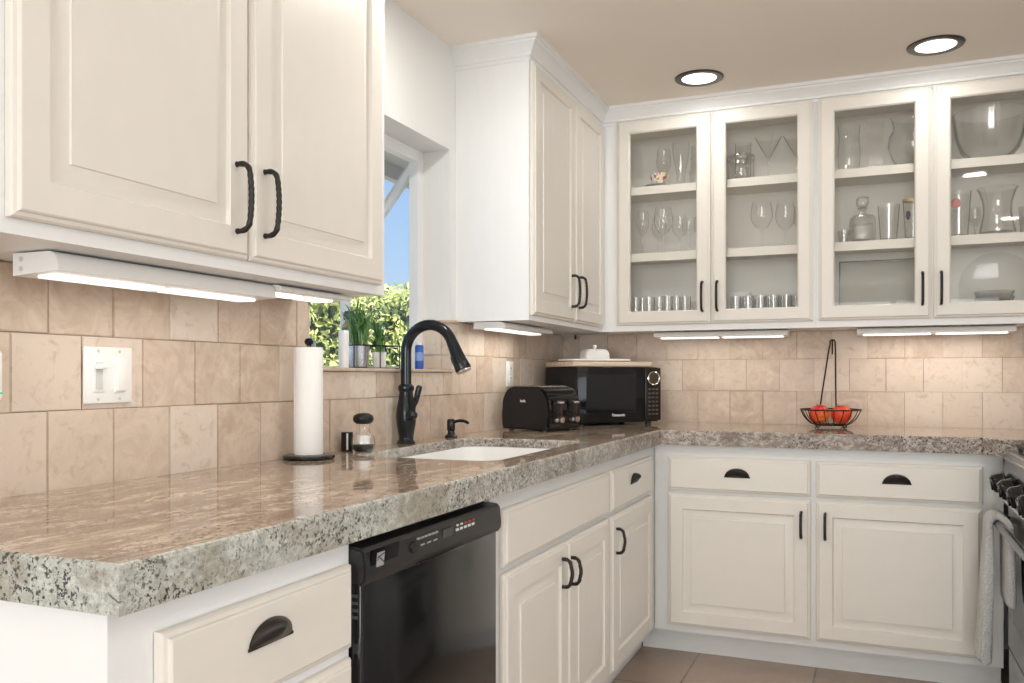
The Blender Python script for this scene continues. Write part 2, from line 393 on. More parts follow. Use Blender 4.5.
# crown mouldings
def crown(name, path_fn, pts):
    prof = [(0, 2.268), (.005, 2.27), (.006, 2.281), (.013, 2.284), (.014, 2.292), (.020, 2.300), (.031, 2.318), (.040, 2.324), (.042, 2.330), (.049, 2.333), (.050, ZC)]
    bm = B(); grid = [[bm.verts.new((x, y, z)) for (x, y) in path_fn(d)] for d, z in prof]
    for A, C in zip(grid, grid[1:]):
        for i in range(len(A) - 1): bm.faces.new((A[i], A[i + 1], C[i + 1], C[i]))
    return struct(obj(name, bm, WHITE, smooth=25))
UD = .294
crown('trim_1', lambda d: [(0.0005, -1.1985 - d), (UD + d, -1.1985 - d), (UD + d, -UD - d), (2.5, -UD - d)], None)
crown('trim_2', lambda d: [(.0005, -3.36 - d), (UD + d, -3.36 - d), (UD + d, -2.19 + d), (.0005, -2.19 + d)], None)

# ------------------------------------------------------------------ outside
bm = B(); box(bm, -14, -.16, -6, 14, -.3, -.05); BOUNCE = mat('pale_bounce_ground', (.52, .50, .46), .9)  # unseen ground made pale so sunlight bounces up to the window head
struct(obj('ground', bm, BOUNCE, smooth=0))
EAVE = mat('eave_paint', (.42, .38, .34), .8)
bm = B(); box(bm, -1.0, -.16, -6.6, .6, 2.30, 2.36); box(bm, -1.05, -1.0, -6.6, .6, 2.22, 2.42); box(bm, -1.0, -.16, -1.0, -.92, 2.2, 2.3)
struct(obj('roof_eave', bm, EAVE, smooth=0))
HED = mat('hedge_leaf', (.3, .36, .09), .55)
oi = nd(HED, 'ShaderNodeAttribute'); oi.attribute_name = 'tone'
ln(HED, ramp(HED, oi.outputs['Fac'], [(0, (.16, .22, .05)), (.35, (.36, .42, .11)), (.7, (.62, .63, .24)), (1, (.82, .80, .48))]).outputs[0], bs(HED).inputs['Base Color'])
bm = B(); L = bm.verts.layers.float.new('tone'); rnd = random.Random(5)
def hx(y, z): return -3.05 + .16 * math.sin(y * 2.3 + 1) * math.sin(z * 3.1) + .10 * math.sin(y * 5.1) + .07 * math.sin(z * 7 + y * 3)
def htop(y): return 2.0 + .07 * math.sin(y * 3.3) + .05 * math.sin(y * 7.7 + 1)
for k in range(15000):
    y = rnd.uniform(-.3, 6.4); top = htop(y); z = rnd.uniform(.15, top)
    if k % 6 == 0: z = top + rnd.uniform(-.05, .06); x = rnd.uniform(-4.0, -3.0)
    else: x = hx(y, z) + rnd.uniform(-.13, .08) - max(0, z - top + .25) * .5
    d = Vector((rnd.gauss(.5, .6), rnd.gauss(-.2, .7), rnd.gauss(.4, .6))).normalized(); u = d.orthogonal().normalized(); q = d.cross(u)
    a = rnd.uniform(0, 2 * PI); u, q = u * math.cos(a) + q * math.sin(a), q * math.cos(a) - u * math.sin(a)
    s = rnd.uniform(.028, .052); c = Vector((x, y, z)); tn = min(1, max(0, rnd.gauss(.5, .25)))
    vs = [bm.verts.new(c + p) for p in (-u * s, q * s * .45 + d * .006, u * s, -q * s * .45 + d * .006)]
    for v in vs: v[L] = tn
    bm.faces.new(vs)
hedge = thing('hedge', 'tall clipped yellow-green leafy hedge outside the window', 'hedge', (0, 0, 0))
obj('foliage', bm, HED, hedge, smooth=0, fin=False)
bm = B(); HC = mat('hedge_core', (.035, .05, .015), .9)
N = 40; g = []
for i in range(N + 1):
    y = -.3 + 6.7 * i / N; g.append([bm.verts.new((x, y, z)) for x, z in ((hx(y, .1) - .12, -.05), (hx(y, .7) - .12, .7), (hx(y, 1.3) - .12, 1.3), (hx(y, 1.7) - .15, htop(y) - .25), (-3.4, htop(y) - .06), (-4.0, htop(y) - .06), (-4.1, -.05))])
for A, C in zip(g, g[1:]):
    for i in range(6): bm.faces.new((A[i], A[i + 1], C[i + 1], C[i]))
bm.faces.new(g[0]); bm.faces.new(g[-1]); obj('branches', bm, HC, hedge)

# ------------------------------------------------------------------ cabinet builders (local: X along the wall, -Y towards the room, Z up)
def rect_loops(bm, x0, x1, z0, z1, yb, loops, center=True, back=True):
    """concentric rectangles: (inset, height in front of yb)"""
    rings = []
    for i, h in loops: rings.append([bm.verts.new((x, yb - h, z)) for x, z in ((x0 + i, z0 + i), (x1 - i, z0 + i), (x1 - i, z1 - i), (x0 + i, z1 - i))])
    for A, C in zip(rings, rings[1:]):
        for k in range(4): bm.faces.new((A[k], A[(k + 1) % 4], C[(k + 1) % 4], C[k]))
    if center: bm.faces.new(rings[-1])
    if back: bm.faces.new(rings[0][::-1])
    return rings
EDGE = [(0, 0), (0, .009), (.003, .0125), (.0085, .0140), (.0100, .0172), (.0125, .0190)]
def pull(parent, x, z, y, dpt=.032, L=.128):
    """hammered bow pull standing on the door"""
    bm = B(); h = L / 2
    pts = [(0, 0, -h), (0, -dpt * .55, -h), (0, -dpt * .9, -h + .008), (0, -dpt, -h + .022)] + [(0, -dpt - .003 * math.sin(PI * i / 8), -h + .022 + (L - .044) * i / 8) for i in range(1, 8)] + [(0, -dpt, h - .022), (0, -dpt * .9, h - .008), (0, -dpt * .55, h), (0, 0, h)]
    for _ in range(2):                                             # round the corners of the bow
        pts = [pts[0]] + [tuple(a[k] * (1 - t) + b[k] * t for k in range(3)) for a, b in zip(pts, pts[1:]) for t in (.25, .75)] + [pts[-1]]
    rr = [.0054 + .0005 * math.sin(i * 1.3) for i in range(len(pts))]
    tube(bm, [(x + p[0], y + p[1], z + p[2]) for p in pts], rr, 10)
    return obj('handle', bm, BRONZE, parent, smooth=60)
def cup(parent, x, z, y, W=.096, H=.036, D=.026):
    """ribbed half-dome cup pull, open at the bottom"""
    bm = B(); n, m = 22, 9; g = []
    for j in range(m + 1):
        b = PI / 2 * j / m
        rib = 1 + (.018 if j % 2 else 0)
        g.append([(x + math.cos(PI * i / n) * W / 2 * math.cos(b) * rib, y - .001 - D * math.sin(b) * (math.sin(PI * i / n) ** .6 if 0 < i < n else 0) * rib, z + math.sin(PI * i / n) * H * math.cos(b * .55) * rib) for i in range(n + 1)])
    V = [[bm.verts.new(p) for p in r] for r in g]
    for A, C in zip(V, V[1:]):
        for i in range(n): bm.faces.new((A[i], A[i + 1], C[i + 1], C[i]))
    finish(bm); r = bmesh.ops.solidify(bm, geom=bm.faces[:], thickness=.0018)
    box(bm, x - W / 2 - .002, x + W / 2 + .002, y - .003, y - .0002, z - .001, z + .004, .001)
    return obj('handle', bm, BRONZE, parent, smooth=50)
def panel_door(parent, x0, x1, z0, z1, y, fr=.062):
    bm = B(); rect_loops(bm, x0, x1, z0, z1, y, EDGE + [(fr - .004, .019), (fr, .0105), (fr + .005, .0100), (fr + .031, .0160), (fr + .0325, .0188)])
    return obj('door', bm, CREAM, parent, smooth=20)
def drawer(parent, x0, x1, z0, z1, y):
    bm = B(); rect_loops(bm, x0, x1, z0, z1, y, EDGE); return obj('drawer', bm, CREAM, parent, smooth=20)
def glass_door(parent, x0, x1, z0, z1, y, fr=.061):
    bm = B(); L = EDGE + [(fr - .006, .019), (fr, .013), (fr, 0)]
    r = rect_loops(bm, x0, x1, z0, z1, y, L, center=False, back=False)
    for k in range(4): bm.faces.new((r[0][(k + 1) % 4], r[0][k], r[-1][k], r[-1][(k + 1) % 4]))
    d = obj('door', bm, CREAM, parent, smooth=20)
    bm = B(); box(bm, x0 + fr + .0002, x1 - fr - .0002, y - .007, y - .004, z0 + fr + .0002, z1 - fr - .0002); obj('pane', bm, PANE, d, smooth=0, label='clear glass pane')
    return d
def frame(parent, W, D, z0, z1, openings, th=.019, name='face_frame', m=WHITE):
    """face frame as rails and stiles around openings (x0,x1,z0,z1)"""
    xs = sorted({0, W, *[v for o in openings for v in o[:2]]}); zs = sorted({z0, z1, *[v for o in openings for v in o[2:]]})
    bm = B(); inside = lambda x, z: any(a < x < b and c < z < d for a, b, c, d in openings)
    V = {}
    def vv(i, k, y): return V.setdefault((i, k, y), bm.verts.new((xs[i], y, zs[k])))
    solid = lambda i, k: 0 <= i < len(xs) - 1 and 0 <= k < len(zs) - 1 and not inside((xs[i] + xs[i + 1]) / 2, (zs[k] + zs[k + 1]) / 2)
    F, K = -D, -D + th
    for i in range(len(xs) - 1):
        for k in range(len(zs) - 1):
            if not solid(i, k): continue
            bm.faces.new([vv(i, k, F), vv(i + 1, k, F), vv(i + 1, k + 1, F), vv(i, k + 1, F)]); bm.faces.new([vv(i, k, K), vv(i, k + 1, K), vv(i + 1, k + 1, K), vv(i + 1, k, K)])
            for (di, dk, a, b) in ((-1, 0, (i, k), (i, k + 1)), (1, 0, (i + 1, k), (i + 1, k + 1)), (0, -1, (i, k), (i + 1, k)), (0, 1, (i, k + 1), (i + 1, k + 1))):
                if not solid(i + di, k + dk): bm.faces.new([vv(*a, F), vv(*b, F), vv(*b, K), vv(*a, K)])
    return obj(name, bm, m, parent, smooth=20)
def carcass(parent, W, D, z0, z1, m=WHITE, t=.016, top=True, yb=-.001, bev=0, under=None):
    bm = B(); e = .0006
    box(bm, e, t, -D + .0192, yb, z0, z1); box(bm, W - t, W - e, -D + .0192, yb, z0, z1)
    box(bm, t, W - t, -D + .0192, yb, z0 + .002, z0 + .02); box(bm, t, W - t, yb - .008, yb, z0 + .02, z1 - t)
    if top: box(bm, t, W - t, -D + .0192, yb, z1 - t, z1)
    return obj('carcass', bm, m, parent, smooth=0)

# ------------------------------------------------------------------ base cabinets, left run (front faces +x)
DK = .613; R90 = PI / 2
WHITE_SHADE = paint('white_paint_shaded', (.70, .70, .685), .4)  # the white paint, greyed to carry the shade on lower frames and toe kicks
def toe(parent, x0, x1, m=WHITE_SHADE, D=DK - .065):
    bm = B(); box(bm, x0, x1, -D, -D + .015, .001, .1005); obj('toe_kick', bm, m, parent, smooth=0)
Y0 = -3.335
c = thing('base_cabinet', 'white end cabinet with cream drawers left of the dishwasher', 'cabinet', (0, Y0, 0), R90)
W = .499; X = lambda y: y - Y0
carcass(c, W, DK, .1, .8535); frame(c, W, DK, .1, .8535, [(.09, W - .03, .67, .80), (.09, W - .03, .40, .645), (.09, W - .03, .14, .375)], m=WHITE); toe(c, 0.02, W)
bm = B(); box(bm, .003, .0195, -DK + .0205, -.001, .001, .0995); obj('end_panel', bm, WHITE, c, smooth=0)
for z0, z1 in ((.672, .812), (.395, .655), (.128, .380)):
    d = drawer(c, X(-3.266), X(-2.846), z0, z1, -DK - .001); cup(d, X(-3.066), (z0 + z1) / 2 + (.003 if z0 > .6 else .05), -DK - .02)
Y0 = -2.2525; W = .9385
c = thing('base_cabinet', 'cream double-door sink cabinet with false drawer front right of the dishwasher', 'cabinet', (0, Y0, 0), R90)
carcass(c, W, DK, .1, .8535, top=False); frame(c, W, DK, .1, .8535, [(.08, W - .04, .70, .79), (.08, W - .04, .14, .64)], m=WHITE_SHADE); toe(c, 0, W)
bm = B(); rect_loops(bm, X(-2.199), X(-1.322), .672, .812, -DK - .001, EDGE); obj('false_drawer', bm, CREAM, c, smooth=20)
d = panel_door(c, X(-2.199), X(-1.748), .128, .657, -DK - .001); pull(d, X(-1.800), .578, -DK - .02, .027, L=.078)
d = panel_door(c, X(-1.743), X(-1.322), .128, .657, -DK - .001); pull(d, X(-1.722), .568, -DK - .02, .027, L=.076)
Y0 = -1.313; W = .699
c = thing('base_cabinet', 'narrow cream cabinet with one drawer and one door beside the inside corner', 'cabinet', (0, Y0, 0), R90)
carcass(c, W, DK, .1, .8535); frame(c, W, DK, .1, .8535, [(.05, X(-.735), .70, .79), (.05, X(-.735), .14, .64)], m=WHITE_SHADE); toe(c, 0, W + .05)
d = drawer(c, X(-1.288), X(-.707), .672, .812, -DK - .001); cup(d, X(-1.012), .741, -DK - .02)
d = panel_door(c, X(-1.288), X(-.707), .128, .657, -DK - .001); pull(d, X(-1.245), .570, -DK - .02, .027, L=.082)
# back run
X0 = .6145; W = 1.862 - X0; X = lambda x: x - X0
c = thing('base_cabinet', 'long cream cabinet with two drawers and two doors under the glass cabinets', 'cabinet', (X0, 0, 0))
carcass(c, W, DK, .1, .8535); frame(c, W, DK, .1, .8535, [(X(.70), X(1.20), .70, .79), (X(.70), X(1.20), .14, .64), (X(1.26), X(1.77), .70, .79), (X(1.26), X(1.77), .14, .64)], m=WHITE_SHADE); toe(c, -.065, W)
d = drawer(c, X(.674), X(1.219), .672, .808, -DK - .001); cup(d, X(.947), .733, -DK - .02)
d = drawer(c, X(1.239), X(1.797), .672, .808, -DK - .001); cup(d, X(1.518), .735, -DK - .02)
d = panel_door(c, X(.674), X(1.219), .128, .657, -DK - .001); pull(d, X(1.186), .564, -DK - .02, L=.095)
d = panel_door(c, X(1.239), X(1.794), .128, .657, -DK - .001); pull(d, X(1.272), .564, -DK - .02, L=.095)

# ------------------------------------------------------------------ countertop with sink cut-out
CT, CB = .914, .8545
outer = [(.0094, -3.348), (.645, -3.348), (.645, -.645), (1.79, -.645), (1.858, -.722), (RX - .001, -.722), (RX - .001, -.0094), (.0094, -.0094)]
SX0, SX1, SY0, SY1, SR = .125, .548, -2.09, -1.345, .06
hole = []
for cx, cy, a in ((SX1 - SR, SY0 + SR, -PI / 2), (SX1 - SR, SY1 - SR, 0), (SX0 + SR, SY1 - SR, PI / 2), (SX0 + SR, SY0 + SR, PI)):
    hole += arc(cx, cy, SR, a, a + PI / 2, 6)
bm = B()
def inset_loop(pts, d):
    out = []; n = len(pts)
    for i in range(n):
        p0, p1, p2 = Vector(pts[i - 1]), Vector(pts[i]), Vector(pts[(i + 1) % n])
        e0 = (p1 - p0).normalized(); e1 = (p2 - p1).normalized(); n0 = Vector((-e0.y, e0.x)); n1 = Vector((-e1.y, e1.x))
        b = n0 + n1
        if b.length < 1e-6: out.append(p1 + n0 * d)
        else: b.normalize(); out.append(p1 + b * (d / max(.3, b.dot(n0))))
    return out
from mathutils.geometry import tessellate_polygon
R = .006
def ring(pts, z): return [bm.verts.new((p[0], p[1], z)) for p in pts]
def strip(A, C, mi):
    n = len(A)
    for k in range(n):
        f = bm.faces.new((A[k], A[(k + 1) % n], C[(k + 1) % n], C[k])); f.material_index = mi
CI = CT - .028
prof = [(.031, CI), (.031, CB), (0, CB), (0, CT - R), (R * .3, CT - R * .3), (R, CT)]
profh = [(0, CI), (0, CT - R), (R * .3, CT - R * .3), (R, CT)]
ro = [ring(inset_loop(outer, d), z) for d, z in prof]
for A, C in zip(ro, ro[1:]): strip(A, C, 1)
hrev = hole[::-1]
rh = [ring(inset_loop(hrev, d), z) for d, z in profh]
for A, C in zip(rh, rh[1:]): strip(A, C, 1)
for ra, rb, up in ((ro[-1], rh[-1], 1), (ro[0], rh[0], 0)):
    allv = ra + rb
    for tri in tessellate_polygon([[v.co for v in ra], [v.co for v in rb]]):
        f = bm.faces.new([allv[i] for i in tri]); f.material_index = 0 if up else 1
ct = obj('countertop', bm, [GRTOP, GREDGE], smooth=0); tag(ct, 'continuous brown speckled granite countertop with thick edge', 'countertop')

# undermount sink
bm = B()
def rrect(x0, x1, y0, y1, r, z, n=6):
    p = []
    for cx, cy, a in ((x1 - r, y0 + r, -PI / 2), (x1 - r, y1 - r, 0), (x0 + r, y1 - r, PI / 2), (x0 + r, y0 + r, PI)): p += arc(cx, cy, r, a, a + PI / 2, n)
    return [bm.verts.new((x, y, z)) for x, y in p]
d = .004
L = [rrect(SX0 - .02, SX1 + .015, SY0 - .02, SY1 + .02, .07, CI - .0012), rrect(SX0 + d, SX1 - d, SY0 + d, SY1 - d, SR, CI - .0012), rrect(SX0 + .006, SX1 - .006, SY0 + .006, SY1 - .006, SR, CI - .012), rrect(SX0 + .016, SX1 - .016, SY0 + .016, SY1 - .016, SR, .70), rrect(SX0 + .04, SX1 - .04, SY0 + .04, SY1 - .04, SR, .672)]
for A, C in zip(L, L[1:]): strip(A, C, 0)
bm.faces.new(L[-1])
sink = thing('kitchen_sink', 'white undermount sink set into the granite below the window', 'sink', ((SX0 + SX1) / 2, (SY0 + SY1) / 2, .672))
MV = Matrix.Translation((-(SX0 + SX1) / 2, -(SY0 + SY1) / 2, -.672)); bmesh.ops.transform(bm, matrix=MV, verts=bm.verts)
obj('basin', bm, PORC, sink, smooth=50)
bm = B(); lathe(bm, [(0, .002), (.012, .003), (.03, .003), (.042, .005), (.043, .001)], n=24); obj('drain', bm, CHROME, sink)

# ------------------------------------------------------------------ upper cabinets
def upper(label, loc, rz, W, openings, m=WHITE, shelves=0):
    c = thing('upper_cabinet', label, 'cabinet', loc, rz)
    frame(c, W, UD, 1.333, 2.290, openings); return c
Y0 = -3.348; X = lambda y: y - Y0; W = 1.155
c = upper('white wall cabinet with cream raised-panel doors left of the window', (0, Y0, 0), R90, W, [(.14, X(-2.745), 1.38, 2.25), (X(-2.70), X(-2.25), 1.38, 2.25)])
carcass(c, W, UD, 1.333, 2.290)
d = panel_door(c, X(-3.226), X(-2.723), 1.356, 2.278, -UD - .001); pull(d, X(-2.764), 1.47, -UD - .02)
d = panel_door(c, X(-2.719), X(-2.224), 1.356, 2.278, -UD - .001); pull(d, X(-2.682), 1.473, -UD - .02)
Y0 = -1.198; W = 1.198 - .0095
c = upper('white wall cabinet with cream doors between the window and the corner', (0, Y0, 0), R90, W - .2855, [(.03, X(-.75), 1.38, 2.25), (X(-.71), X(-.34), 1.38, 2.25)])
carcass(c, W, UD, 1.333, 2.290)
d = panel_door(c, X(-1.188), X(-.727), 1.352, 2.268, -UD - .001, .06); pull(d, X(-.775), 1.475, -UD - .02, L=.125)
d = panel_door(c, X(-.721), X(-.316), 1.352, 2.268, -UD - .001, .06); pull(d, X(-.685), 1.477, -UD - .02, L=.125)
# end skin of the cabinet facing the room
bm = B(); box(bm, -.0015, .0004, -UD + .0005, -.0005, 1.333, 2.290); obj('end_panel', bm, WHITE, c, smooth=0)

SH = [(1.648, 1.686), (1.950, 1.987)]; ZB = 1.3535
def glass_cabinet(label, x0, x1, doors):
    W = x1 - x0; X = lambda x: x - x0
    c = upper(label, (x0, 0, 0), 0, W, [(X(doors[0][0]) + .03, X(doors[0][1]) - .001, 1.385, 2.25), (X(doors[1][0]) + .001, X(doors[1][1]) - .03, 1.385, 2.25)], m=CREAM)
    carcass(c, W, UD, 1.333, 2.290, INNER)
    for z0, z1 in SH:
        bm = B(); box(bm, .0165, W - .0165, -UD + .024, -.0095, z1 - .018, z1); box(bm, .0165, W - .0165, -UD + .0225, -UD + .039, z0, z1, .002); obj('shelf', bm, CREAM, c, smooth=20)
    for k, (a, b) in enumerate(doors):
        d = glass_door(c, X(a), X(b), 1.360, 2.280, -UD - .001); pull(d, X(b - .033 if k == 0 else a + .026), 1.477, -UD - .02, L=.125)
    return c
glass_cabinet('glass-fronted wall cabinet holding wine glasses, nearer the corner',   .2950, 1.2185, [(.370, .788), (.793, 1.208)])
glass_cabinet('glass-fronted wall cabinet holding vases and a decanter, nearer the range', 1.2195, 2.10, [(1.231, 1.652), (1.659, 2.088)])

# ------------------------------------------------------------------ dishwasher
Y0 = -2.8345; W = .5805; X = lambda y: y - Y0
dw = thing('dishwasher', 'black built-in dishwasher under the granite counter', 'dishwasher', (0, Y0, 0), R90)
bm = B(); box(bm, .002, W - .002, -.60, -.02, .02, .848); obj('body', bm, BLACKP, dw, smooth=0)
bm = B(); box(bm, .004, W - .004, -.634, -.601, .115, .785, .006); obj('door', bm, DWBLACK, dw)
bm = B()   # control panel with rounded lower lip
sec = [(-.601, .836), (-.618, .838), (-.635, .836), (-.642, .829), (-.6455, .793), (-.6440, .781), (-.637, .772), (-.601, .770)]
A = [bm.verts.new((.001, y, z)) for y, z in sec]; C = [bm.verts.new((W - .001, y, z)) for y, z in sec]
bm.faces.new(A[::-1]); bm.faces.new(C)
for i in range(len(sec)): bm.faces.new((A[i], A[(i + 1) % 8], C[(i + 1) % 8], C[i]))
bmesh.ops.bevel(bm, geom=[e for e in bm.edges if abs(e.verts[0].co.x - e.verts[1].co.x) < .001], offset=.004, segments=2, affect='EDGES')
DWP = mat('dishwasher_panel', (.022, .022, .022), .3, 0, .4)
cp = obj('control_panel', bm, DWP, dw)
PT = Matrix.Translation((0, -.6440, .811)) @ Matrix.Rotation(math.radians(6), 4, 'X')
def pbox(x0, x1, z0, z1, m, name, th=.0012):
    bm = B(); box(bm, x0, x1, -th, .0015, z0, z1); bmesh.ops.transform(bm, matrix=PT, verts=bm.verts); return obj(name, bm, m, cp, smooth=0)
pbox(.018, .110, -.020, .020, BLACK, 'badge_plate')
bm = B(); box(bm, .036, .060, -.0022, -.0012, -.013, .013)
bmesh.ops.transform(bm, matrix=PT, verts=bm.verts); obj('badge', bm, mat('badge_silver', (.45, .45, .45), .4, .3), cp, smooth=0)
bm = B()
for q in (((.036, .004), (.060, .009), (.060, .011), (.036, .006)), ((.036, -.001), (.046, .004), (.046, .006), (.036, .001)), ((.046, .001), (.060, -.008), (.060, -.0055), (.046, .004))):
    vs = [bm.verts.new((x, -.0025, z)) for x, z in q]; vs2 = [bm.verts.new((x, -.0021, z)) for x, z in q]; bm.faces.new(vs)
    for i in range(4): bm.faces.new((vs[i], vs[(i + 1) % 4], vs2[(i + 1) % 4], vs2[i]))
bmesh.ops.transform(bm, matrix=PT, verts=bm.verts); obj('badge_mark', bm, BLACKP, cp, smooth=0)
bm = B(); lathe(bm, [(0, .003), (.010, .003), (.012, 0)], n=20); bmesh.ops.transform(bm, matrix=PT @ Matrix.Translation((.165, -.0006, -.001)) @ Matrix.Rotation(PI / 2, 4, 'X'), verts=bm.verts); obj('vent_button', bm, BLACK, cp)
bm = B()
for i in range(6): box(bm, .180 + i * .0145, .190 + i * .0145, -.0010, .0015, .010, .0135)
for i in range(3): box(bm, .195 + i * .026, .210 + i * .026, -.0010, .0015, -.004, -.001)
bmesh.ops.transform(bm, matrix=PT, verts=bm.verts); obj('panel_print', bm, mat('grey_print', (.35, .35, .35), .5), cp, smooth=0)
pbox(.285, .330, -.006, .012, mat('dark_display', (.05, .05, .045), .2), 'display')
for i in range(5):
    pbox(.345 + i * .019, .356 + i * .019, -.001, .004, SILVERTXT, 'button'); pbox(.347 + i * .019, .354 + i * .019, .009, .0125, REDTXT if i > 1 else SILVERTXT, 'indicator')
bm = B(); box(bm, .18, .38, -.6465, -.642, .7725, .7775, .002); obj('latch_slot', bm, BLACK, cp)
bm = B()
for i in range(4): box(bm, .0015, .0038, -.628, -.608, .716 + i * .012, .721 + i * .012)
obj('side_vent', bm, mat('vent_grey', (.09, .09, .09), .5), dw, smooth=0)
bm = B(); box(bm, .006, W - .006, -.56, -.545, .001, .112); obj('toe_kick', bm, BLACKP, dw, smooth=0)

# ------------------------------------------------------------------ lamps under the cabinets and in the ceiling
def bar(label, loc, rz, L, D=.125, Hh=.037, e=3.0):
    t = thing('under_cabinet_light', label, 'light fixture', loc, rz, None)
    bm = B(); sec = [(0, 0), (-D * .80, 0)] + [(-D * .80 - D * .2 * math.sin(a), -Hh * .72 * (1 - math.cos(a))) for a in (PI / 8, PI / 4, 3 * PI / 8, PI / 2)] + [(-D, -Hh * .86), (0, -Hh)]
    A = [bm.verts.new((0, y, z)) for y, z in sec]; C = [bm.verts.new((L, y, z)) for y, z in sec]; n = len(sec)
    bm.faces.new(A[::-1]); bm.faces.new(C)
    for i in range(n): bm.faces.new((A[i], A[(i + 1) % n], C[(i + 1) % n], C[i]))
    obj('housing', bm, PLASTIC, t)
    for sx in (0, 1):
        bm = B(); x0 = -.004 if sx == 0 else L; q = [(x0, *s) for s in sec]; vs = [bm.verts.new(p) for p in q]; v2 = [bm.verts.new((x0 + .004, *s)) for s in sec]
        bm.faces.new(vs); bm.faces.new(v2[::-1])
        for i in range(n): bm.faces.new((vs[i], v2[i], v2[(i + 1) % n], vs[(i + 1) % n]))
        cap_ = obj('end_cap', bm, PLASTIC, t)
        if sx == 0 and Hh > .03:
            for zz in (-.010, -.026):
                bm = B(); lathe(bm, [(.0035, 0), (.0045, .0006), (.0045, .0010), (.0025, .0012), (.0025, .0004), (0, .0004)], n=14); bmesh.ops.transform(bm, matrix=Matrix.Translation((-.0041, -.020, zz)) @ Matrix.Rotation(-PI / 2, 4, 'Y'), verts=bm.verts); obj('screw', bm, GREYP, cap_)
    for k in range(2):
        a = .02 + k * (L - .02) / 2; b = a + (L - .06) / 2
        bm = B(); box(bm, a, b, -D * .66, -D * .26, -Hh * .98 - .003, -Hh * .86, .0015); obj('diffuser', bm, LED, t)
    a = lamp('lamp_glow', 'AREA', (L / 2, -D * .5, -Hh - .008), (0, 0, 0), e, (1, .93, .82), shape='RECTANGLE', size=L * .85, size_y=D * .5)
    a.parent = t
    return t
ZU = 1.3322
bar('long white light bar under the left wall cabinet', (.118, -3.076, ZU), R90, .54, .105, .037, .5)
bar('short white light bar under the left wall cabinet, next to the window', (.120, -2.52, ZU), R90, .265, .115, .016, .12)
bar('white light bar under the cabinet between window and corner', (.06, -1.165, ZU), R90, .50, .13, .026, .8)
bar('white light bar under the glass cabinet nearer the corner', (.519, -.10, ZU), 0, .577, .11, .028, .5)
bar('white light bar under the glass cabinet nearer the range', (1.381, -.10, ZU), 0, .572, .11, .028, .95)
BRTRIM = mat('dark_bronze_trim', (.05, .043, .036), .35, .4)
def down(label, x, y, e, r=.098):
    t = thing('recessed_light', label, 'ceiling light', (x, y, ZC))
    bm = B(); lathe(bm, [(r, -.0006), (r - .003, -.005), (r - .012, -.007), (r - .026, -.006), (r - .028, -.0006)], n=40); obj('trim_ring', bm, BRTRIM, t)
    bm = B(); lathe(bm, [(r - .0285, -.004), (r - .045, -.0085), (.02, -.010), (0, -.010)], n=40); obj('lens', bm, LENS, t)
    a = lamp('lamp_glow', 'AREA', (0, 0, -.014), (0, 0, 0), e, (1, .97, .92), shape='DISK', size=.12); a.parent = t
    return t
down('recessed ceiling light with dark ring, nearer the corner', .786, -.560, 2.2)
down('recessed ceiling light with dark ring, nearer the range', 1.650, -.570, 2.2)
for x, y, wh, en in ((.50, -1.95, 'above the sink', 7.5), (2.0, -2.3, 'beyond the range', 6.0), (1.0, -3.9, 'beside the left wall cabinet', 2.5), (2.4, -4.0, 'in the dining end of the room', 5.0)): down('added unseen ceiling light ' + wh, x, y, en)  # ceiling lights added out of view to brighten the room

# ------------------------------------------------------------------ wall plates
def plate(label, y, z, w, h, name):
    t = thing(name, label, 'wall plate', (.009, y, z), R90)
    bm = B(); box(bm, -w / 2, w / 2, -.006, -.0003, -h / 2, h / 2, .0025); obj('cover_plate', bm, PLASTIC, t)
    return t
t = plate('white double switch plate with dimmer and rocker on the tiled wall', -2.792, 1.131, .118, .113, 'light_switch')
bm = B(); box(bm, -.0395, -.0125, -.0085, -.005, -.034, .034, .001); s = obj('dimmer', bm, PLASTIC, t)
bm = B(); box(bm, -.034, -.018, -.0092, -.0086, -.028, .026); obj('slot', bm, GREYP, s, smooth=0)
bm = B(); box(bm, -.037, -.015, -.020, -.0093, .012, .022, .002); obj('slider', bm, PLASTIC, s)
bm = B(); box(bm, .0125, .0405, -.0085, -.005, -.034, .034, .001); s = obj('rocker', bm, PLASTIC, t)
bm = B(); box(bm, .0145, .0385, -.0125, -.0086, -.032, .032, .0018); obj('paddle', bm, PLASTIC, s)
for sx in (-.026, .0265):
    for sz in (-.048, .048):
        bm = B(); lathe(bm, [(0, .0012), (.003, .001), (.0035, 0)], n=12); bmesh.ops.transform(bm, matrix=Matrix.Translation((sx, -.006, sz)) @ Matrix.Rotation(PI / 2, 4, 'X'), verts=bm.verts); obj('screw', bm, GREYP, t)
t = plate('white outlet plate on the tiled wall behind the toaster', -.708, 1.140, .072, .108, 'wall_outlet')
for sz in (-.021, .021):
    bm = B(); box(bm, -.015, .015, -.0085, -.005, sz - .0145, sz + .0145, .003); s = obj('socket', bm, PLASTIC, t)
    bm = B()
    for a in (-.006, .006): box(bm, a - .0012, a + .0012, -.0092, -.0084, sz - .001, sz + .008)
    box(bm, -.002, .002, -.0092, -.0084, sz - .010, sz - .006); obj('slots', bm, mat('slot_dark', (.08, .08, .08), .5), s, smooth=0)
t = thing('night_light', 'white plug-in device with a green light at the left edge of the tiled wall', 'plug-in device', (.009, -3.074, 1.13), R90)
bm = B(); box(bm, -.04, .04, -.028, -.0003, -.046, .046, .010, 4); obj('body', bm, PLASTIC, t)
bm = B(); box(bm, -.025, .036, -.0288, -.0270, -.032, -.029); obj('indicator', bm, GREEN, t, smooth=0)

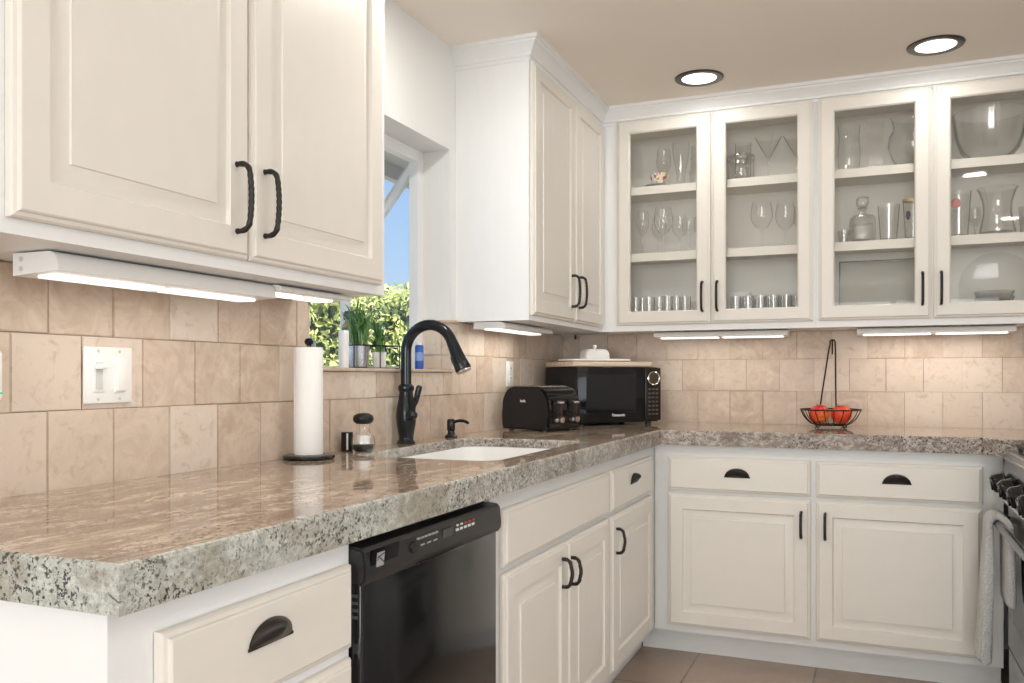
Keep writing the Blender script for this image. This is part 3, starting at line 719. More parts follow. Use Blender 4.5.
# ------------------------------------------------------------------ faucet and soap pump
fx, fy = .055, -1.665
f = thing('kitchen_faucet', 'tall dark bronze gooseneck faucet with side lever behind the sink', 'faucet', (fx, fy, CT + .0004))
bm = B(); lathe(bm, [(0, 0), (.029, 0), (.030, .004), (.026, .009), (.0235, .013), (.0235, .020), (.0260, .035), (.0305, .062), (.0325, .088), (.0305, .112), (.0250, .140), (.0225, .158), (.0220, .166), (.0250, .170), (.0262, .177), (.0250, .184), (.0205, .188), (.0185, .190), (0, .190)], n=32)
obj('body', bm, FAUCET, f)
bm = B(); pts = [(0, 0, .185), (0, 0, .235), (0, 0, .270)] + [(.085 - .085 * math.cos(a), 0, .293 + .085 * math.sin(a)) for a in [PI * i / 16 * .89 for i in range(17)]]
tube(bm, pts, [.0172] * len(pts), 20); obj('spout', bm, FAUCET, f, smooth=60)
e = Vector(pts[-1]); dv = (Vector(pts[-1]) - Vector(pts[-2])).normalized()
bm = B(); tube(bm, [e - dv * .004, e + dv * .006, e + dv * .03, e + dv * .065, e + dv * .092, e + dv * .097], [.0176, .0185, .0200, .0235, .0265, .0245], 20)
h = obj('spray_head', bm, FAUCET, f, smooth=40)
bm = B(); tube(bm, [e + dv * .0972, e + dv * .101], [.0250, .0235], 20); obj('spray_ring', bm, CHROME, h)
bm = B(); p = e + dv * .045 + Vector((-.0225, 0, -.006)); tube(bm, [p, p + dv * .012, p + dv * .034], [.003, .0048, .0035], 8); obj('spray_button', bm, BLACKP, h)
# side lever: ball joint on the body, lever rising towards the room
bm = B(); tube(bm, [(.016, -.014, .088), (.034, -.024, .090), (.044, -.029, .092)], [.015, .0145, .010], 16)
bmesh.ops.create_uvsphere(bm, u_segments=18, v_segments=12, radius=.0165, matrix=Matrix.Translation((.038, -.026, .092)))
hl = obj('handle_hub', bm, FAUCET, f, smooth=60)
bm = B(); a = Vector((.041, -.026, .104)); b = Vector((.066, -.030, .186)); u = (b - a); tube(bm, [a, a + u * .22, a + u * .3, a + u * .36, a + u * .92, b], [.0055, .005, .0075, .0088, .0098, .007], 14); obj('lever', bm, FAUCET, hl, smooth=40)
s = thing('soap_dispenser', 'short dark bronze soap pump set in the granite beside the sink', 'soap dispenser', (.058, -1.352, CT + .0004))
bm = B(); lathe(bm, [(0, 0), (.022, 0), (.0225, .004), (.016, .009), (.0125, .014), (.012, .022), (.0145, .026), (.0148, .058), (.0125, .062), (.011, .064), (0, .065)], n=24); obj('body', bm, FAUCET, s)
bm = B(); tube(bm, bez((.008, -.002, .052), (.035, -.008, .062), (.055, -.012, .062), (.076, -.016, .052), 10), [.0062] + [.0056] * 9 + [.005], 12); obj('nozzle', bm, FAUCET, s, smooth=60)

# ------------------------------------------------------------------ paper towel
px_, py_ = .080, -2.215
h = thing('paper_towel_holder', 'black round-based paper towel stand on the counter by the tiled wall', 'paper towel holder', (px_, py_, CT + .0004))
bm = B(); lathe(bm, [(0, 0), (.064, 0), (.067, .004), (.066, .009), (.060, .0115), (.05, .0115), (.03, .009), (0, .009)], n=40); obj('base', bm, BLACK, h)
bm = B(); lathe(bm, [(0, .0095), (.006, .0095), (.006, .296), (.0105, .299), (.012, .306), (.008, .313), (0, .315)], n=16); obj('pole', bm, BLACK, h)
bm = B(); lathe(bm, [(.0195, .0), (.0352, 0), (.0358, .002), (.0358, .276), (.0352, .278), (.0195, .278), (.0195, .0)], n=44)
box(bm, .0350, .0364, -.012, .013, .001, .277)
r = obj('paper_towel_roll', bm, PAPER); r.location = (px_, py_, CT + .0125); r.rotation_euler = (0, 0, -2.2)
tag(r, 'white paper towel roll standing on its black holder', 'paper towel')

# ------------------------------------------------------------------ spice canister and shaker
t = thing('spice_canister', 'small black canister with a painted white stripe beside the glass shaker', 'canister', (.036, -1.972, CT + .0004))
bm = B(); lathe(bm, [(0, 0), (.0155, 0), (.017, .002), (.017, .052), (.0158, .054), (0, .054)], n=24); obj('body', bm, BLACKP, t)
bm = B(); box(bm, .0168, .0176, -.0026, .0026, .004, .051); bmesh.ops.transform(bm, matrix=Matrix.Rotation(math.radians(-55), 4, 'Z'), verts=bm.verts); obj('highlight', bm, PLASTIC, t, smooth=0)  # highlight on the can, put in as a white strip
t = thing('spice_shaker', 'hourglass glass shaker with black top and dark contents by the faucet', 'shaker', (.102, -1.990, CT + .0004)); t.scale = (1.13, 1.13, 1.08)
bm = B(); lathe(bm, [(0, .001), (.020, .001), (.0275, .010), (.0300, .024), (.0280, .038), (.0195, .048), (.0165, .055), (.0165, .066), (.019, .074)], n=28); obj('jar', bm, GLASS, t, smooth=60)
bm = B(); lathe(bm, [(0, .0018), (.0195, .0018), (.0265, .010), (.0285, .0195), (0, .0195)], n=28); obj('spice', bm, BLACKP, t, smooth=50)
bm = B(); lathe(bm, [(.0170, .044), (.0170, .0215), (0, .0205)], n=24); obj('label_sleeve', bm, PLASTIC, t)
bm = B(); lathe(bm, [(0, .0745), (.018, .0745), (.0245, .080), (.0265, .088), (.0240, .096), (.014, .102), (0, .103)], n=28); obj('cap', bm, BLACKP, t, smooth=60)

# ------------------------------------------------------------------ toaster
t = thing('toaster', 'black four-slice toaster with chrome knobs in front of the microwave', 'toaster', (.199, -.8236, CT + .0004), math.radians(-17))
TL, TW, TH = .232, .222, .176   # local: X = long side (control face at +X), Y = width
def arch_sec(w, z0, hgt, r, n=8):
    return [(-w / 2, z0), (-w / 2 - .004, z0 + hgt * .3)] + [(-w / 2 + r - r * math.cos(a), z0 + hgt - r + r * math.sin(a)) for a in [PI / 2 * i / n for i in range(n + 1)]] + [(w / 2 - r + r * math.sin(a), z0 + hgt - r + r * math.cos(a)) for a in [PI / 2 * i / n for i in range(n + 1)]] + [(w / 2 + .004, z0 + hgt * .3), (w / 2, z0)]
def extr(bm, sec, a0, a1, axis='y'):
    f = (lambda s, a: (s[0], a, s[1])) if axis == 'y' else (lambda s, a: (a, s[0], s[1]))
    A = [bm.verts.new(f(s, a0)) for s in sec]; C = [bm.verts.new(f(s, a1)) for s in sec]; n = len(sec)
    bm.faces.new(A[::-1]); bm.faces.new(C)
    for i in range(n): bm.faces.new((A[i], A[(i + 1) % n], C[(i + 1) % n], C[i]))
    return bm
bm = B(); extr(bm, arch_sec(TL, .012, TH - .012, .062), -TW / 2 + .012, TW / 2 - .012)
obj('shell', bm, BLACK, t)
TSIDE = mat('toaster_side', (.010, .010, .012), .22, 0, .35)
for sy in (-1, 1):
    bm = B(); y0, y1 = (-TW / 2, -TW / 2 + .0118) if sy < 0 else (TW / 2 - .0118, TW / 2)
    extr(bm, arch_sec(TL - .012, .014, TH - .022, .062), y0, y1); sd = obj('side_panel', bm, TSIDE, t)
    if sy < 0: text('brand_mark', 'bella', .0145, SILVERTXT, sd, Matrix.Translation((-.005, -TW / 2 - .0006, .118)) @ Matrix.Rotation(PI / 2, 4, 'X'), bold=.0003)
for sy in (-.050, .050):
    bm = B(); box(bm, -.085, .065, sy - .034, sy + .034, TH - .0012, TH + .0012, .0008); s = obj('slot_plate', bm, CHROME, t)
    for q in (-.016, .016):
        bm = B(); box(bm, -.075, .055, sy + q - .009, sy + q + .009, TH + .0013, TH + .002); obj('slot', bm, BLACKP, s, smooth=0)
for sy in (-.051, .051):
    bm = B(); box(bm, TL / 2 + .0005, TL / 2 + .008, sy - .030, sy + .030, .030, .122, .004); fp = obj('control_plate', bm, BLACK, t)
    bm = B(); box(bm, TL / 2 + .0082, TL / 2 + .0092, sy - .006, sy + .006, .058, .118); obj('lever_slot', bm, BLACKP, fp, smooth=0)
    bm = B(); box(bm, TL / 2 + .0095, TL / 2 + .027, sy - .016, sy + .016, .108, .117, .003); obj('lever', bm, CHROME, fp)
    for q, rr in ((-.018, .0085), (.016, .0125)):
        bm = B(); lathe(bm, [(rr, 0), (rr, .006), (rr * .85, .012), (0, .013)], n=20); bmesh.ops.transform(bm, matrix=Matrix.Translation((TL / 2 + .0083, sy + q, .044)) @ Matrix.Rotation(PI / 2, 4, 'Y'), verts=bm.verts); obj('knob', bm, CHROME, fp, smooth=40)
for sx in (-.085, .085):
    for sy in (-.085, .085):
        bm = B(); lathe(bm, [(0, 0), (.010, 0), (.010, .0125), (0, .0125)], (sx, sy, 0), 14); obj('foot', bm, BLACKP, t)
bm = B(); box(bm, -TL / 2 + .004, TL / 2 - .004, -TW / 2 + .004, TW / 2 - .004, .006, .0138, .002); obj('base', bm, BLACKP, t)

# ------------------------------------------------------------------ microwave, board, platter, butter dish
th = math.radians(46); MW, MD, MH = .428, .318, .252
mx, my = .258, -.546
m = thing('microwave', 'black countertop microwave turned diagonally in the corner', 'microwave', (mx, my, CT + .0004), th)
bm = B(); box(bm, 0, MW, .018, MD, .012, MH + .006, .006); obj('body', bm, BLACKP, m)
bm = B(); box(bm, .001, .340, -.004, .0178, .012, MH + .006, .006, 3); d = obj('door', bm, BLACK, m)
bm = B(); box(bm, .045, .295, -.0050, -.0041, .055, MH - .028, .0003); obj('door_window', bm, mat('microwave_window', (.008, .008, .009), .05, 0, .6), d, smooth=0)
text('brand_mark', 'Panasonic', .0165, SILVERTXT, d, Matrix.Translation((.205, -.0055, .045)) @ Matrix.Rotation(PI / 2, 4, 'X'), bold=.0004)
bm = B(); box(bm, .3425, MW - .001, -.004, .0178, .018, MH + .004, .006, 3); cpn = obj('control_panel', bm, mat('microwave_panel', (.016, .012, .010), .22, 0, .35), m)
CXp = .3425 + (MW - .3435) / 2
bm = B()
lathe(bm, [(.0245, 0), (.0255, .006), (.0285, .008), (.0315, .006), (.0320, 0)], n=32); bmesh.ops.transform(bm, matrix=Matrix.Translation((CXp, -.0040, MH - .045)) @ Matrix.Rotation(PI / 2, 4, 'X'), verts=bm.verts); dl = obj('dial_ring', bm, CHROME, cpn, smooth=50)
bm = B(); lathe(bm, [(.0242, 0), (.0242, .003), (0, .0032)], n=32); bmesh.ops.transform(bm, matrix=Matrix.Translation((CXp, -.0041, MH - .045)) @ Matrix.Rotation(PI / 2, 4, 'X'), verts=bm.verts); obj('dial_display', bm, mat('amber_display', (.06, .045, .02), .2), dl)
KEYP = mat('key_grey', (.10, .085, .08), .4)
for r_ in range(7):
    for k in range(3):
        bm = B(); a0 = CXp + (k - 1) * .019; z0 = .158 - r_ * .0185; box(bm, a0 - .0065, a0 + .0065, -.0052, -.0041, z0 - .0035, z0 + .0035, .0004); obj('key', bm, KEYP, cpn)
for sx in (.04, .385):
    for sy in (.04, MD - .04):
        bm = B(); lathe(bm, [(0, 0), (.014, 0), (.014, .0125), (0, .0125)], (sx, sy, 0), 14); obj('foot', bm, BLACKP, m)
ZM = CT + .0004 + MH + .0066
def mloc(u, v, z=0):
    return (mx + u * math.cos(th) - v * math.sin(th), my + u * math.sin(th) + v * math.cos(th), z)
bm = B(); box(bm, -.20, .20, -.140, .140, 0, .022, .005, 3); o = obj('cutting_board', bm, WOOD); o.location = mloc(.190, .152, ZM); o.rotation_euler = (0, 0, th); tag(o, 'pale wooden cutting board lying on the microwave', 'cutting board')
ZP = ZM + .0224
bm = B(); lathe(bm, [(0, 0), (.10, 0), (.150, .001), (.168, .004), (.171, .006), (.170, .0125), (.165, .013), (.148, .0062), (0, .004)], n=48, sy=.70); o = obj('platter', bm, PORC, smooth=50); o.location = mloc(.170, .150, ZP); o.rotation_euler = (0, 0, th - .15); tag(o, 'flat white oval platter on the cutting board', 'platter')
t = thing('butter_dish', 'white domed butter dish with a knob on the white platter', 'butter dish', mloc(.170, .150, ZP + .0046), th)
def rbox(bm, layers, n=6):
    rs = []
    for x, y, r, z in layers:
        p = []
        for cx, cy, a in ((x - r, -y + r, -PI / 2), (x - r, y - r, 0), (-x + r, y - r, PI / 2), (-x + r, -y + r, PI)): p += arc(cx, cy, r, a, a + PI / 2, n)
        rs.append([bm.verts.new((u, v, z)) for u, v in p])
    for A, C in zip(rs, rs[1:]):
        for k in range(len(A)): bm.faces.new((A[k], A[(k + 1) % len(A)], C[(k + 1) % len(A)], C[k]))
    bm.faces.new(rs[0][::-1]); bm.faces.new(rs[-1]); return bm
bm = B(); rbox(bm, [(.066, .040, .018, .0), (.070, .044, .02, .003), (.068, .042, .02, .005)]); obj('base', bm, PORC, t)
bm = B(); rbox(bm, [(.064, .038, .016, .0052), (.0645, .0385, .016, .008), (.062, .036, .016, .038), (.056, .031, .018, .050), (.042, .020, .015, .055)]); l = obj('lid', bm, PORC, t, smooth=60)
bm = B(); lathe(bm, [(.006, .054), (.0055, .058), (.0095, .062), (.010, .068), (.007, .073), (0, .074)], n=16); obj('knob', bm, PORC, l, smooth=60)
bm = B(); lathe(bm, [(0, 0), (.006, 0), (.006, -.018), (.004, -.022), (0, -.022)], n=12); o = obj('cable_clip', bm, BLACKP); o.location = (.10, -.09, 1.3322); tag(o, 'small black clip under the corner wall cabinet', 'clip')

# ------------------------------------------------------------------ fruit basket
WIRE = mat('dark_wire', (.030, .022, .018), .4, .7)
bx, by = 1.273, -.205
t = thing('fruit_basket', 'black wire fruit basket with tall hook on the back counter', 'basket', (bx, by, CT + .0004))
def circ(r, z, n=40): return [(r * math.cos(2 * PI * k / n), r * math.sin(2 * PI * k / n), z) for k in range(n)]
bm = B(); tube(bm, circ(.121, .075), .0030, 8, True); obj('rim', bm, WIRE, t, smooth=60)
bm = B(); tube(bm, circ(.062, .011), .0028, 8, True); tube(bm, circ(.030, .011, 24), .002, 8, True); tube(bm, [(-.062, 0, .011), (.062, 0, .011)], .002, 8); tube(bm, [(0, -.062, .011), (0, .062, .011)], .002, 8); obj('bottom_ring', bm, WIRE, t, smooth=60)
for k in range(20):
    a = 2 * PI * (k + .5) / 20; bm = B(); pts = [(r * math.cos(a), r * math.sin(a), z) for r, z in ((.062, .011), (.080, .017), (.099, .034), (.112, .054), (.121, .075))]; tube(bm, pts, .0018, 6); obj('rib', bm, WIRE, t, smooth=60)
for k in range(4):
    a = PI / 4 + PI / 2 * k + .12; ca, sa = math.cos(a), math.sin(a); bm = B(); pts = [(r * ca, r * sa, z) for r, z in ((.062, .0105), (.066, .0050), (.073, .0028), (.081, .0035), (.083, .008), (.079, .010))]; tube(bm, pts, .0024, 8); obj('foot', bm, WIRE, t, smooth=60)
bm = B(); yb = .114
pts = [(-.048, yb - .003, .075), (-.040, yb, .14), (-.012, yb, .33), (-.006, yb, .358)] + [(.0035 + .0105 * math.cos(a), yb, .364 + .0105 * math.sin(a)) for a in [PI - PI * i / 8 for i in range(9)]] + [(.015, yb, .33), (.0165, yb, .14), (.018, yb + .003, .075)]
tube(bm, pts, .0032, 8)
tube(bm, [(.0035, yb - .002, .3745), (.0035, yb - .016, .366), (.0035, yb - .022, .345), (.0035, yb - .020, .322), (.0035, yb - .030, .312), (.0035, yb - .040, .320)], .0028, 8); obj('banana_hook', bm, WIRE, t, smooth=60)
def fruit(label, loc, rx, rz, hue):
    bm = B(); n = 16; R_ = .0425; prof = []
    for i in range(n + 1):
        a = -PI / 2 + PI * i / n; r = R_ * math.cos(a) * (1 + .04 * math.sin(a)); z = R_ * .94 * math.sin(a)
        if a > 1.0: z -= .010 * ((a - 1.0) / .57) ** 2
        if a < -1.2: z += .005 * ((-a - 1.2) / .37) ** 2
        prof.append((max(0, r) if 0 < i < n else 0, z))
    lathe(bm, prof, n=28)
    m = mat('fruit_skin', (.6, .1, .03), .32)
    nn = noise(m, 30, 4, .6, objco(m), .6)
    sepn = nd(m, 'ShaderNodeSeparateXYZ'); ln(m, objco(m), sepn.inputs[0])
    ad = nd(m, 'ShaderNodeMath'); ad.operation = 'MULTIPLY_ADD'; ln(m, sepn.outputs['Z'], ad.inputs[0]); ad.inputs[1].default_value = 5; ln(m, nn.outputs[0], ad.inputs[2])
    ln(m, ramp(m, ad.outputs[0], hue).outputs[0], bs(m).inputs['Base Color'])
    t = thing('apple', label, 'fruit', loc); t.rotation_euler = (rx, 0, rz)
    obj('flesh', bm, m, t, smooth=60)
    bm = B(); tube(bm, [(0, 0, R_ * .94 - .012), (.001, 0, R_ * .94 + .001), (.003, 0, R_ * .94 + .008)], [.0013, .0012, .0018], 7); obj('stem', bm, mat('stem_brown', (.12, .07, .03), .7), t)
    return t
zf = CT + .0004 + .0138 + .0408
fruit('red and yellow apple in the wire basket, the left one', (bx - .044, by - .012, zf), -.5, .6, [(.12, (.85, .38, .07)), (.34, (.80, .16, .03)), (.48, (.62, .025, .018)), (.85, (.55, .015, .015))])
fruit('orange-red apple in the wire basket, the right one', (bx + .043, by - .010, zf), -.35, 2.3, [(.15, (.82, .20, .03)), (.4, (.75, .08, .02)), (.7, (.66, .035, .02))])

# ------------------------------------------------------------------ window sill things
zs = WZ0 + .0002
t = thing('plant_caddy', 'dark wire caddy around two pots on the window sill', 'plant stand', (-.200, -1.472, zs), math.radians(64))
bm = B()
cw, cd, ch = .093, .046, .082
for z in (.003, ch): tube(bm, [(-cw, -cd, z), (cw, -cd, z), (cw, cd, z), (-cw, cd, z)], .0022, 6, True)
for sx in (-cw, 0.012, cw):
    for sy in (-cd, cd): tube(bm, [(sx, sy, .001), (sx, sy, ch)], .0022, 6)
obj('wire_frame', bm, WIRE, t, smooth=60)
def R2(u, v): a = math.radians(64); return (-.200 + u * math.cos(a) - v * math.sin(a), -1.472 + u * math.sin(a) + v * math.cos(a))
LEAFM = mat('plant_leaf', (.05, .15, .03), .45)
at = nd(LEAFM, 'ShaderNodeAttribute'); at.attribute_name = 'tone'; ln(LEAFM, ramp(LEAFM, at.outputs['Fac'], [(0, (.05, .17, .06)), (.6, (.13, .32, .10)), (1, (.36, .52, .22))]).outputs[0], bs(LEAFM).inputs['Base Color'])
def blades(parent, n, r0, hmin, hmax, spread, seed, z0, wid=.0045):
    rnd = random.Random(seed); bm = B(); L = bm.verts.layers.float.new('tone')
    for k in range(n):
        a = rnd.uniform(0, 2 * PI); h = rnd.uniform(hmin, hmax); sp_ = rnd.uniform(.2, 1) * spread; w_ = wid * rnd.uniform(.7, 1.2); tn = rnd.random()
        p0 = Vector((rnd.uniform(-r0, r0), rnd.uniform(-r0, r0), z0)); dr = Vector((math.cos(a), math.sin(a), 0)); sd = Vector((-dr.y, dr.x, 0))
        drop = rnd.uniform(-.1, .55) * h
        c = bez(p0, p0 + Vector((0, 0, h * .6)) + dr * sp_ * .1, p0 + Vector((0, 0, h * 1.05)) + dr * sp_ * .5, p0 + Vector((0, 0, h - drop)) + dr * sp_, 7); prev = None
        for i, q in enumerate(c):
            ww = w_ * (1 - (i / 7) ** 2) + .0004; row = [bm.verts.new(q - sd * ww), bm.verts.new(q + dr * -.0012), bm.verts.new(q + sd * ww)]
            for v in row: v[L] = tn
            if prev: bm.faces.new((prev[0], prev[1], row[1], row[0])); bm.faces.new((prev[1], prev[2], row[2], row[1]))
            prev = row
    return obj('leaves', bm, LEAFM, parent, smooth=60, fin=False)
SOIL = mat('soil', (.05, .035, .025), .95)
TIN = mat('galvanised_tin', (.55, .58, .62), .25, .95)
u = R2(-.047, 0); t = thing('potted_plant', 'bushy green grass-leaved plant in a shiny metal pot on the sill', 'plant', (u[0], u[1], zs + .0055))
bm = B(); lathe(bm, [(0, 0), (.034, 0), (.040, .078), (.042, .080), (.040, .081), (.038, .078), (.036, .070), (0, .070)], n=28); obj('pot', bm, TIN, t)
bm = B(); lathe(bm, [(0, .072), (.035, .0705)], n=20); obj('soil', bm, SOIL, t)
blades(t, 120, .020, .06, .155, .095, 3, .071, .0045)
u = R2(.038, 0); t = thing('potted_plant', 'slim drooping green plant in a square white pot on the sill', 'plant', (u[0], u[1], zs + .0055), math.radians(30))
bm = B(); rbox(bm, [(.022, .022, .005, 0), (.025, .025, .005, .055), (.022, .022, .005, .055), (.021, .021, .004, .046)]); obj('pot', bm, PORC, t, smooth=30)
bm = B(); box(bm, -.0205, .0205, -.0205, .0205, .0462, .0475); obj('soil', bm, SOIL, t, smooth=0)
blades(t, 34, .010, .06, .14, .085, 9, .047, .005)
t = thing('sill_bottle', 'dark blue capped bottle with an orange band behind the sill plants', 'bottle', (-.325, -1.415, zs))
BLUEG = thin_glass('teal_bottle', (.35, .62, .66), (.08, .2, .25), 1.0)
bm = B(); lathe(bm, [(0, .001), (.026, .001), (.028, .006), (.028, .145), (.018, .168), (.014, .178)], n=24); obj('body', bm, BLUEG, t)
bm = B(); lathe(bm, [(.0285, .150), (.024, .165), (.022, .165)], n=24); obj('band', bm, mat('orange_band', (.6, .22, .10), .5), t)
bm = B(); lathe(bm, [(.015, .178), (.021, .180), (.022, .200), (.016, .212), (0, .214)], n=20); obj('cap', bm, mat('navy_cap', (.02, .03, .09), .3), t)
bm = B(); tube(bm, bez((.010, .005, .207), (.02, .04, .235), (.02, .085, .22), (.015, .095, .15), 12), .0028, 8); obj('straw', bm, BLACKP, t, smooth=60)
bm = B(); lathe(bm, [(0, 0), (.0165, 0), (.0168, .003), (.0168, .120), (.0155, .123), (0, .123)], n=24); o = obj('sill_tumbler', bm, PORC, smooth=50); o.location = (-.150, -1.712, zs); tag(o, 'slim white cylinder standing on the sill left of the plants', 'tumbler')
t = thing('sill_bottle', 'small blue bottle on the sill at the right side of the window', 'bottle', (-.062, -1.366, zs))
bm = B(); lathe(bm, [(0, 0), (.0145, 0), (.0155, .003), (.0155, .080), (.013, .086), (0, .087)], n=24); obj('body', bm, mat('blue_plastic', (.03, .11, .46), .35), t)
bm = B(); lathe(bm, [(.0158, .030), (.0158, .060)], n=24); obj('label_band', bm, mat('pale_blue_label', (.22, .35, .70), .5), t)
bm = B(); lathe(bm, [(0, .0872), (.010, .0872), (.010, .097), (0, .098)], n=20); obj('cap', bm, PLASTIC, t)
t = thing('tape_dispenser', 'grey-blue ring-shaped holder on the sill behind the paper towel', 'holder', (-.035, -2.068, zs), math.radians(30))
GB = mat('grey_blue_plastic', (.22, .28, .30), .35)
bm = B(); tube(bm, [(.0165 * math.cos(a), 0, .058 + .024 * math.sin(a)) for a in [2 * PI * k / 24 for k in range(24)]], .0085, 10, True); box(bm, -.02, .02, -.012, .012, 0, .030, .004); obj('ring', bm, GB, t, smooth=60)
bm = B(); lathe(bm, [(0, 0), (.016, 0), (.017, .004), (.017, .105), (.012, .122), (0, .126)], n=20); o = obj('sill_bottle', bm, mat('dark_green_plastic', (.05, .06, .05), .35), smooth=50); o.location = (-.085, -2.065, zs); tag(o, 'dark round-topped bottle on the sill by the left tiled edge', 'bottle')

# ------------------------------------------------------------------ glassware behind the panes
Z1, Z2, Z3 = 1.3537, SH[0][1] + .0003, SH[1][1] + .0003
def gl(name, label, cat, x, y, z, prof, m=GLASS, n=28, group=None, rz=0):
    bm = B(); lathe(bm, prof, n=n); o = obj(name, bm, m, smooth=60); o.location = (x, y, z); o.rotation_euler = (0, 0, rz); tag(o, label, cat, group); return o
def wine(h, r, stem, foot, k=1.0):
    b = h - stem
    return [(0, .002), (foot * .96, .0015), (foot, .003), (foot * .5, .006), (.006, .012), (.0042, .02), (.004, stem - .008), (.007, stem), (r * .55, stem + b * .10), (r * .88, stem + b * .28), (r, stem + b * .48), (r * .95, stem + b * .72), (r * .80 * k, h)]
def tumb(h, r0, r1, base=.006): return [(0, .001), (r0, .001), (r0 + (r1 - r0) * .1, base), (r1, h), (r1 - .0015, h), (r0 - .001, base + .004), (0, base + .003)]
# corner cabinet, left door
G = 'wine glasses on the middle shelf of the corner cabinet'
for i, (x, y, h, r, st, lab) in enumerate((
        (.462, -.200, .205, .029, .095, 'narrow wine glass by the hinge side on the middle shelf behind the first glass door'),
        (.560, -.210, .212, .043, .090, 'large balloon wine glass in the centre of the middle shelf behind the first glass door'),
        (.515, -.105, .190, .033, .085, 'wine glass behind and left of the balloon glass behind the first glass door'),
        (.613, -.110, .190, .035, .085, 'wine glass behind and right of the balloon glass behind the first glass door'),
        (.672, -.195, .160, .030, .075, 'short wine glass on the middle shelf beside the first door handle stile'),
        (.712, -.110, .180, .032, .085, 'rearmost right wine glass on the middle shelf behind the first glass door'),
        (.990, -.195, .205, .047, .085, 'large balloon wine glass at the left of the middle shelf behind the second glass door'),
        (1.088, -.180, .195, .042, .080, 'balloon wine glass at the right of the middle shelf behind the second glass door'),
        (1.150, -.120, .190, .034, .085, 'wine glass half hidden by the right stile of the second glass door'))):
    gl('wine_glass', lab, 'glass', x, y, Z2, wine(h, r, st, r * .85))
gl('goblet', 'stemmed goblet behind the floral teacup on the top shelf', 'glass', .540, -.115, Z3, wine(.20, .034, .085, .03))
gl('glass_vase', 'tall flared glass vase on the top shelf beside the teacup', 'vase', .632, -.170, Z3, [(0, .002), (.022, .002), (.018, .02), (.020, .07), (.032, .13), (.038, .175), (.036, .21)])
gl('glass_vase', 'ribbed glass vase beside the stile on the top shelf behind the first glass door', 'vase', .700, -.160, Z3, [(0, .002), (.030, .002), (.032, .03), (.030, .06), (.034, .062), (.034, .068), (.024, .075), (.026, .10), (.022, .115), (.026, .13), (.022, .145), (.025, .16), (.022, .19)], CRYSTAL)
t = thing('teacup', 'floral teacup with gold rim standing on a saucer on the top shelf', 'cup', (.540, -.215, Z3), -.5)
FLOR = mat('floral_porcelain', (.85, .8, .68), .2)
v1 = nd(FLOR, 'ShaderNodeTexVoronoi'); v1.inputs['Scale'].default_value = 75; ln(FLOR, objco(FLOR), v1.inputs['Vector'])
spx = nd(FLOR, 'ShaderNodeSeparateColor'); ln(FLOR, v1.outputs['Color'], spx.inputs[0])
ln(FLOR, ramp(FLOR, spx.outputs[0], [(0, (.82, .74, .58)), (.30, (.80, .70, .50)), (.42, (.45, .12, .14)), (.55, (.75, .42, .38)), (.68, (.16, .16, .30)), (.80, (.60, .42, .10)), (.9, (.85, .8, .7))]).outputs[0], bs(FLOR).inputs['Base Color'])
bm = B(); lathe(bm, [(0, .012), (.018, .012), (.020, .016), (.034, .036), (.040, .062), (.0385, .062), (.032, .037), (.017, .019), (0, .018)], n=28); obj('bowl', bm, FLOR, t, smooth=60)
bm = B(); tube(bm, bez((.037, 0, .056), (.064, 0, .062), (.062, 0, .026), (.031, 0, .030), 12), .0028, 8); obj('handle', bm, mat('gold_trim', (.70, .55, .28), .3, .4), t, smooth=60)
bm = B(); lathe(bm, [(0, .0005), (.028, .0005), (.040, .005), (.062, .010), (.061, .0112), (.038, .0065), (0, .0045)], n=32); obj('saucer', bm, PORC, t, smooth=60)
n = 0
spots = [(.440, -.235), (.462, -.200), (.500, -.235), (.545, -.225), (.585, -.240), (.625, -.230), (.660, -.215)]
labs = ['leftmost tumbler', 'second tumbler from the left', 'third tumbler from the left', 'middle tumbler', 'fifth tumbler from the left', 'sixth tumbler from the left', 'rightmost tumbler']
for (x, y), lb in zip(spots, labs): gl('tumbler', lb + ' in the low row behind the first glass door', 'glass', x, y, Z1, tumb(.136, .022, .0265, .012), GLASS, 22, 'tumblers in the corner cabinet')
for k in range(3):
    gl('dessert_bowl', ['bottom', 'middle', 'topmost'][k] + ' cut-glass bowl of the stack by the stile behind the first glass door', 'bowl', .715, -.205, Z1 + .034 * k, [(0, .001), (.018, .001), (.020, .006), (.033, .026), (.036, .045)], CRYSTAL)
# corner cabinet, right door
t = thing('glass_canister', 'clip-lid glass jar on the top shelf behind the second glass door', 'jar', (.905, -.215, Z3))
bm = B(); lathe(bm, [(0, .002), (.052, .002), (.056, .008), (.056, .085), (.050, .092)], n=32); obj('jar', bm, GLASS, t, smooth=60)
bm = B(); lathe(bm, [(.0565, .084), (.0590, .088), (.0590, .104), (.0565, .108), (.05, .110), (0, .112)], n=32); obj('lid', bm, CRYSTAL, t)
gl('glass_beaker', 'straight glass beaker behind the clip-lid jar on the top shelf', 'glass', .900, -.110, Z3, tumb(.19, .033, .036))
def martini(h, r, st): return [(0, .002), (.036, .0015), (.037, .003), (.01, .007), (.0042, .014), (.004, st - .004), (.006, st), (r, h), (r - .0015, h), (.004, st + .004)]
gl('martini_glass', 'left martini glass on the top shelf behind the second glass door', 'glass', 1.020, -.210, Z3, martini(.178, .056, .085))
gl('martini_glass', 'right martini glass on the top shelf, cut by the second door frame', 'glass', 1.136, -.200, Z3, martini(.178, .056, .085))
k = 0
NUM = ['first', 'second', 'third', 'fourth', 'fifth', 'sixth', 'seventh', 'eighth']
